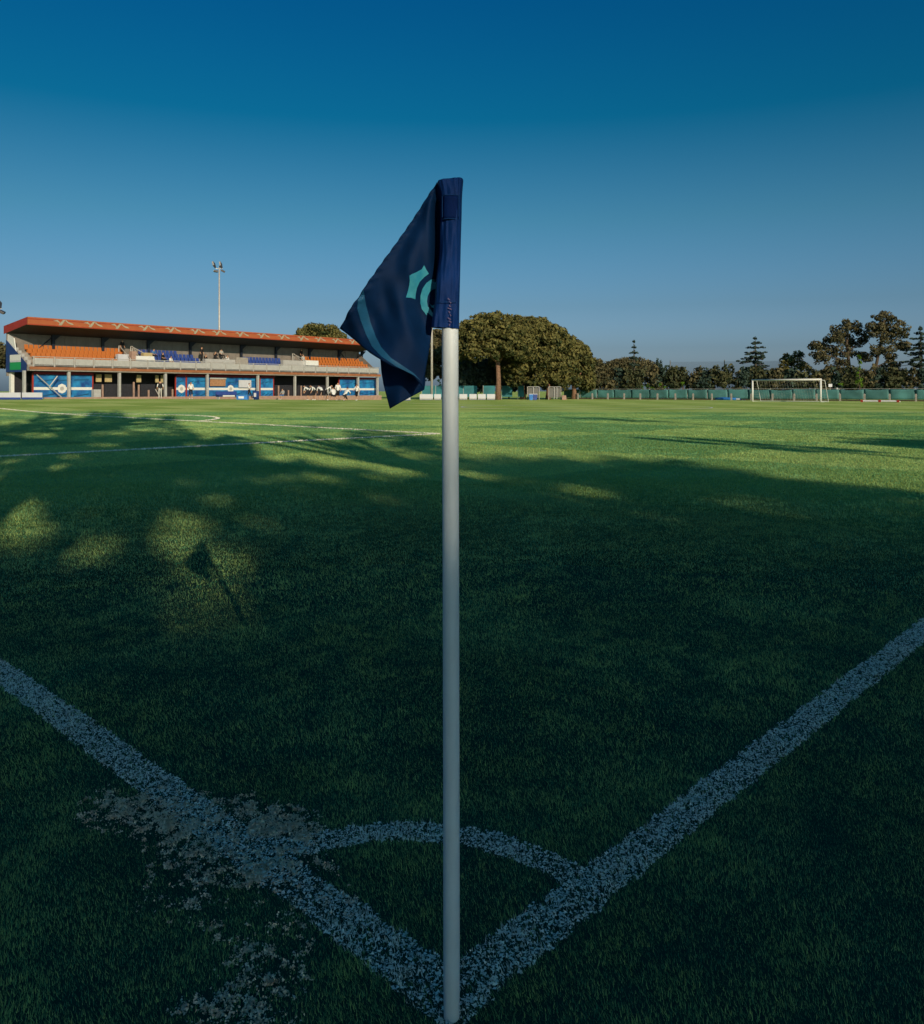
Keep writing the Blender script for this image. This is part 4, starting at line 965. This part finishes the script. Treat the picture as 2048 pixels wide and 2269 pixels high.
# ------------------------------------------------------------------ people
def pose(kind, v=0):
    j = {}
    def sym(n, x, y, z, dx=0, dy=0, dz=0): j[n+'L'] = (-x+dx, y+dy, z+dz); j[n+'R'] = (x, y, z)
    if kind in ('stand', 'walk'):
        j.update(pelvis=(0,0,.96), waist=(0,0,1.12), chest=(0,.01,1.34), neck=(0,0,1.50), head=(0,.02,1.60), top=(0,.02,1.71))
        sym('sh', .18, 0, 1.43); sym('el', .25, -.03, 1.16); sym('wr', .25, .08, .93); sym('ha', .24, .12, .85)
        sym('hip', .09, 0, .92); sym('kn', .10, .03, .50); sym('an', .11, 0, .09); sym('to', .12, .17, .04)
        if kind == 'walk':
            j['knL'] = (-.10,.16,.52); j['anL'] = (-.10,.30,.10); j['toL'] = (-.10,.46,.06); j['knR'] = (.10,-.02,.50); j['anR'] = (.10,-.28,.14); j['toR'] = (.10,-.14,.04)
            j['elL'] = (-.25,-.14,1.18); j['wrL'] = (-.24,-.10,.95); j['haL'] = (-.24,-.06,.87); j['elR'] = (.25,.10,1.18); j['wrR'] = (.22,.28,1.05); j['haR'] = (.2,.36,1.02)
    elif kind == 'bend':
        j.update(pelvis=(0,-.12,.92), waist=(0,.02,1.05), chest=(0,.22,1.20), neck=(0,.38,1.26), head=(0,.47,1.30), top=(0,.56,1.37))
        sym('sh', .18, .30, 1.20); sym('el', .24, .36, .94); sym('wr', .16, .46, .72); sym('ha', .14, .5, .64)
        sym('hip', .10, -.10, .89); sym('kn', .14, .08, .49); sym('an', .16, -.04, .09); sym('to', .18, .13, .04)
    elif kind == 'crouch':
        j.update(pelvis=(0,-.16,.46), waist=(0,-.04,.60), chest=(0,.12,.80), neck=(0,.22,.95), head=(0,.28,1.04), top=(0,.31,1.15))
        sym('sh', .18, .16, .89); sym('el', .26, .32, .66); sym('wr', .15, .46, .56); sym('ha', .1, .5, .52)
        sym('hip', .10, -.15, .43); sym('kn', .19, .27, .52); sym('an', .15, -.06, .09); sym('to', .17, .11, .04)
        if v % 2: j['knR'] = (.14,.05,.10); j['anR'] = (.13,-.36,.09); j['toR'] = (.13,-.45,.04); j['haL'] = (-.2,.30,.54); j['wrL'] = (-.22,.27,.58)
    elif kind == 'sit':
        j.update(pelvis=(0,0,.52), waist=(0,0,.68), chest=(0,.03,.90), neck=(0,.05,1.06), head=(0,.08,1.15), top=(0,.08,1.27))
        sym('sh', .18, .03, .98); sym('el', .24, .08, .72); sym('wr', .16, .30, .64); sym('ha', .12, .37, .62)
        sym('hip', .10, .04, .50); sym('kn', .13, .44, .50); sym('an', .13, .42, .09); sym('to', .14, .57, .04)
        if v: j['elR'] = (.26,.2,.86); j['wrR'] = (.12,.34,1.02); j['haR'] = (.09,.36,1.09)
    return j
BONES = [('pelvis','waist','shirt'),('waist','chest','shirt'),('chest','neck','skin'),('neck','head','skin'),('head','top','hair')]
for S_ in 'LR':
    BONES += [('chest','sh'+S_,'shirt'),('sh'+S_,'el'+S_,'sleeve'),('el'+S_,'wr'+S_,'skin'),('wr'+S_,'ha'+S_,'skin'),
              ('pelvis','hip'+S_,'short'),('hip'+S_,'kn'+S_,'short'),('kn'+S_,'an'+S_,'sock'),('an'+S_,'to'+S_,'shoe')]
RAD = dict(pelvis=(.155,.115), waist=(.145,.10), chest=(.165,.115), neck=(.055,.055), head=(.085,.10), top=(.07,.085), sh=(.07,.07), el=(.046,.046), wr=(.032,.032), ha=(.036,.022), hip=(.095,.095), kn=(.06,.06), an=(.042,.042), to=(.042,.034))
_cache = {}
def body_mesh(kind, v):
    if (kind, v) in _cache: return _cache[(kind, v)]
    j = pose(kind, v); bm = bmesh.new(); sk = bm.verts.layers.skin.verify(); vm = {}
    for n, c in j.items():
        q = bm.verts.new(c); vm[n] = q; q[sk].radius = RAD[n] if n in RAD else RAD[n[:-1]]; q[sk].use_root = (n == 'pelvis')
    for a, b, _ in BONES: bm.edges.new((vm[a], vm[b]))
    me = bpy.data.meshes.new('skeleton'); bm.to_mesh(me); bm.free()
    o = bpy.data.objects.new('skeleton', me); COL.objects.link(o)
    o.modifiers.new('s', 'SKIN').use_smooth_shade = True
    md = o.modifiers.new('d', 'SUBSURF'); md.levels = 1; md.render_levels = 1
    dg = bpy.context.evaluated_depsgraph_get(); res = bpy.data.meshes.new_from_object(o.evaluated_get(dg))
    bpy.data.objects.remove(o); bpy.data.meshes.remove(me)
    cen = np.array([list(p.center) for p in res.polygons]); best = np.full(len(cen), 1e9); reg = np.zeros(len(cen), int)
    names = ['skin','shirt','sleeve','short','sock','shoe','hair']
    for a, b, r_ in BONES:
        A, B = np.array(j[a]), np.array(j[b]); ab = B-A; t = np.clip(((cen-A)@ab)/(ab@ab), 0, 1); d = np.linalg.norm(cen-(A+t[:, None]*ab), axis=1)
        d = d/(.5*sum(RAD[a] if a in RAD else RAD[a[:-1]])+.02)
        k = d < best; best[k] = d[k]; reg[k] = names.index(r_)
    hd, tp = np.array(j['head']), np.array(j['top'])
    face = (reg == 6) & (((cen-hd)@(tp-hd))/((tp-hd)@(tp-hd)) < .55) & (cen[:, 1] > hd[1]+.02); reg[face] = 0
    res.polygons.foreach_set('material_index', reg.astype(np.int32)); res.update()
    _cache[(kind, v)] = res
    return res
def person(label, loc, rotz, kind, v=0, shirt='shirt_white', short='black', sock='skin', shoe='white', sleeve=None, hair='black', scale=1.0, group=None):
    src = body_mesh(kind, v); me = src.copy(); me.name = 'person'; mi = [0]*len(src.polygons); src.polygons.foreach_get('material_index', mi); me.materials.clear()
    mats = ['skin', shirt, sleeve or shirt, short, sock, shoe, hair]
    for q in mats: me.materials.append(M[q])
    me.polygons.foreach_set('material_index', mi)
    o = link('person', me, None, loc); o.rotation_euler = (0, 0, rotz); o.scale = (scale,)*3
    return tag(o, label, 'person', group)
def pl(px, dp): X = PX(px, dp); return (X, dp, gz(X, dp))
person('person in white trousers and dark top standing before the dark passage', pl(355, 78), R(30), 'stand', shirt='black', short='trouser', sock='trouser', sleeve='shirt_white', scale=1.05)
person('player in white shirt walking before the blue banners', pl(423, 79), R(200), 'walk', shirt='shirt_white', short='black', scale=.98)
person('player in white shirt and dark trousers by the blue box', pl(552, 85), R(-100), 'walk', shirt='shirt_white', short='black', sock='black')
grp = 'players gathered before the grandstand'
for px, dp, rz, k, v, h, lb in ((684, 86, 80, 'bend', 0, 1.10, 'leftmost bending player of the white shirted group'), (697, 86.5, 130, 'bend', 0, 1.14, 'bending player second from left in the white shirted group'), (712, 86, 40, 'bend', 0, 1.12, 'bending player in white, third from left in the group'),
                               (724, 86.4, -70, 'bend', 0, 1.16, 'bending player in white at the middle of the group'), (739, 85.5, 20, 'crouch', 0, 1.22, 'crouching player in white right of the group middle'), (749, 87.5, 190, 'stand', 0, 1.12, 'player in white standing tall within the group'),
                               (766, 86, -30, 'crouch', 1, 1.22, 'squatting player in white right of the standing one'), (791, 87, 160, 'walk', 0, 1.02, 'rightmost player in white walking beside the group')):
    person(lb, pl(px, dp), R(rz), k, v, scale=h, group=grp)
person('person in dark clothes in the doorway under the navy banner', pl(44, 82), R(160), 'stand', shirt='black', short='black', sock='black', sleeve='skin', shoe='black')
person('grey clad person by the pillar left of the crouching players', pl(627, 94), R(150), 'sit', shirt='shirt_grey', short='shirt_blue', sock='skin')
def on_stand(px, k, dz=0.0):
    b0 = 0.55+k*.92+.30; s = s_at(px, b0); q = SL+SE*s+SK*b0; return (q.x, q.y, 3.62+k*.40+dz)
face_r = math.atan2(-SK.y, -SK.x)-math.pi/2
for px, k, kd, sh, lb in ((447, 2, 'stand', 'black', 'person in black standing at the press desks, leftmost'), (455, 1, 'sit', 'black', 'person in black seated left at the press desks'), (477, 2, 'sit', 'black', 'person in black seated mid press desks'), (490, 3, 'sit', 'shirt_grey', 'grey shirted person seated at the back of the press desks'),
                          (503, 1, 'sit', 'shirt_white', 'person in pale top seated right at the press desks'), (271, 3, 'stand', 'black', 'person in black standing beside the left orange seats'), (360, 1, 'sit', 'black', 'person in dark top seated among the left blue seats'), (378, 0, 'sit', 'shirt_white', 'person in white seated in front of the blue seats'),
                          (668, 3, 'stand', 'black', 'person in black standing left of the right orange seats'), (672, 1, 'stand', 'shirt_grey', 'grey shirted person on the steps left of the right orange seats'), (340, 2, 'sit', 'shirt_blue', 'person in blue seated at the left end of the blue seats')):
    person(lb, on_stand(px, k), face_r+R(20*math.sin(px)), kd, 1 if px % 2 else 0, shirt=sh, short='black', sock='black', group='people up in the grandstand')
# team bench gear before the blue banner
p = pl(508, 87); t = thing('blue_bench', 'blue and white covered team bench before the banners', 'bench', p, math.atan2(SE.y, SE.x))
MB().box(-1.3, 1.3, 0, .5, .28, .5).build('bench_seat', M['navy'], t); MB().box(-1.3, 1.3, .45, .55, .3, .85).build('bench_back', M['seat_blue'], t); MB().box(-.8, .7, -.02, -.004, .30, .44).build('white_lettering_strip', M['white'], t)
for s in (-1.2, 1.2): MB().box(s-.05, s+.05, .05, .45, 0, .28).build('leg', M['mast'], t)
p = pl(538, 84); t = thing('blue_box', 'bright blue equipment box beside the walking player', 'box', p, 0)
MB().box(-.55, .55, -.3, .3, 0, .45).build('box_body', M['tarpblue'], t); MB().box(-.57, .57, -.32, .32, .451, .52).build('lid', M['bannerblue'], t); MB().box(-.35, .2, -.312, -.302, .12, .34).build('white_label', M['white'], t)
p = pl(567, 86); t = thing('blue_drum', 'dark blue drum with a pale mark right of the walking player', 'drum', p, 0)
MB().tube([(0,0,0),(0,0,.9)], .33, 14).build('drum_body', M['navy'], t, smooth=True); MB().box(-.12, .12, -.36, -.335, .3, .7).build('pale_mark', M['lilac'], t)

# ------------------------------------------------------------------ trees behind the viewer that throw the shade over the corner
def shade_tops(px):
    """highest shaded row of the photograph for a given column (main mass)"""
    px = px*1.0
    xs = [-1500, -300, 0, 60, 181, 300, 385, 440, 522, 550, 604, 714, 824, 978, 1100, 1230, 1374, 1460, 1604, 1748, 2048, 2500, 3200]
    ys = [925, 925, 935, 928, 914, 918, 930, 962, 968, 984, 1017, 1028, 1046, 1060, 1008, 1016, 1016, 1018, 1036, 1064, 1094, 1140, 1200]
    return np.interp(px, xs, ys)
GAPS = [(40,1170,62,52,1),(90,1040,70,16,.75),(20,1080,50,22,.6),(400,1165,52,22,.8),(405,1215,60,34,.9),(500,1240,46,34,.9),(468,1352,84,42,1),(440,1285,66,36,.95),(270,1265,30,22,.7),(575,1155,34,16,.8),(280,1160,34,30,.45),(490,1108,26,12,.8),
        (670,1088,26,9,.85),(860,1105,75,13,.55),(650,1058,50,8,.4),(1300,1085,56,12,.95),(1020,1060,60,9,.5),(1060,1185,60,12,.4),(1520,1092,75,6,.6),(1640,1112,85,7,.6),(1760,1140,85,7,.5),(1330,1480,50,12,.5),(880,1240,50,12,.45),(1250,1340,60,14,.4),(1450,1235,70,10,.4),(1730,1210,60,8,.45),(1270,1540,40,8,.3),
        (340,1630,40,14,.3),(760,1780,40,18,.3),(190,960,60,7,.5),(330,952,60,6,.5),(80,965,60,7,.5),(240,985,55,7,.4)]
SECOND = [(742,940,150,9),(851,960,90,14),(930,985,75,32),(975,1020,60,34)]
def shade_prob(px, py):
    edge = shade_tops(px) + 7*np.sin(px*.045) + 5*np.sin(px*.11+1)
    s = ss(-3, 7, py-edge)
    for cx, cy, rx, ry in SECOND: s = np.maximum(s, np.exp(-(((px-cx)/rx)**2+((py-cy)/ry)**2)**2))
    dd = np.maximum(F*EYE/np.maximum(py-HOR, 4), .5); gx_ = (px-1024)/F*dd
    al = gx_*LH.x + dd*LH.y; pe = gx_*LH.y - dd*LH.x
    fl = .6*fbm(al*.55, pe*1.25, 71, 3) + .4*fbm(al*1.3, pe*3.0, 91, 2)
    s = s*(1 - (.93-.45*ss(900, 1150, px))*ss(.60, .67, fl)*ss(2.2, 5.0, dd))
    px = px + 24*(fbm(al*1.1, pe*2.2, 15, 3)-.5); py = py + 30*(fbm(al*1.1+9, pe*2.2, 19, 3)-.5)*np.clip((py-HOR)/300, .1, 1)
    for cx, cy, rx, ry, a in GAPS:
        k = 1.3 if (a >= .8 and cy > 1150) else 1.08
        s = s*(1 - min(.95, a*1.15)*np.exp(-(((px-cx)/(rx*k))**2+((py-cy)/(ry*k))**2)**2.2))
    return s
SHL = 1/TANEL
def shade_tree(label, x, y, zc, rx, rz, n, size=.17, lobes=9):
    t = thing('shade_pine', label, 'pine tree', (x, y, 0), 0, 'tall trees behind the corner')
    limbs = [([(0,0,-.1),(.1,0,zc*.4),(0,.1,zc)], [.38,.3,.14])]
    for a in np.linspace(0, 5.6, 8): limbs.append(([(.08,0,zc*.62),(math.cos(a)*rx*.4,math.sin(a)*rx*.4,zc-rz*.25),(math.cos(a)*rx*.8,math.sin(a)*rx*.8,zc+rz*.1)], [.15,.09,.03]))
    link('trunk', trunk_mesh(limbs, M['bark']), t)
    d = rng.normal(0, 1, (n, 3)); d /= np.linalg.norm(d, axis=1, keepdims=True); r = rng.uniform(0, 1, n)**.45
    p = d*r[:, None]*np.array([rx, rx, rz]) + np.array([0, 0, zc]); w = p + np.array([x, y, 0])
    g_x = w[:, 0] + LH.x*w[:, 2]*SHL; g_y = w[:, 1] + LH.y*w[:, 2]*SHL
    vis = g_y > 1.0; px_, py_ = photo_px(g_x, np.maximum(g_y, 1.0))
    out_ = (px_ < -420) | (px_ > 2480); pr_ = np.where(vis, np.where(out_, .22, shade_prob(px_, py_)), .15)
    keep = (rng.uniform(0, 1, n) < pr_**2) & (p[:, 2] > 1.0)
    p = p[keep]; d = d[keep]
    link('crown', leaves('crown', p, d, size, L_SHADE, .9), t)
    return t
ST = [('tall pine behind the corner, shading the far left grass', 1, -6, 14.2, 6.0, 3.6, 8000), ('tall pine behind the corner, left of the viewer', -9, -7, 13, 6.5, 3.8, 8000), ('pine behind the corner shading the middle left', 3.4, -14, 10.6, 6.4, 4, 10000),
      ('first pine of the row behind the corner', 0, -19, 8.4, 6.2, 5.4, 14000), ('second pine of the row behind the corner', 7, -21, 8.6, 6.2, 5.6, 14000), ('third pine of the row behind the corner', 13.5, -19.5, 8.2, 6.2, 5.4, 14000), ('fourth pine of the row behind the corner', 20, -21, 8.6, 6.2, 5.6, 14000), ('fifth pine of the row behind the corner', 27, -20, 8.4, 6.2, 5.4, 12000),
      ('rear pine filling the gap behind the corner row', 12.4, -25, 9.2, 6.0, 5.0, 12000), ('tall slim pine behind the corner throwing the second shadow', 6, -3.5, 8.2, 3.2, 2.4, 4000)]
for a in ST: shade_tree(*a)
# slim things to the right whose long shadows cross the pitch
mast('floodlight mast behind the touchline throwing a long thin shadow', 0, -1.9, 0, x=21.5, top=12.0)
mast('shorter floodlight mast behind the touchline on the right', 0, -2.4, 0, x=15.2, top=7.0)
def right_blob(label, gx_, gy_, zc, rx, rz):
    X, Y = gx_-LH.x*zc*SHL, gy_-LH.y*zc*SHL
    b = dome(0, 0, zc, rx, rx, rz, 40, .3, .6, -.9, .5)
    tree('shade_pine', label, 'pine tree', (X, Y, 0), b, [([(0,0,-.1),(0,0,zc)], [.2,.1])], L_SHADE, M['bark'], 110, .18, 'tall trees behind the corner')
right_blob('small round pine behind the touchline on the far right', 10.9, 18.3, 6.8, 1.3, .4)
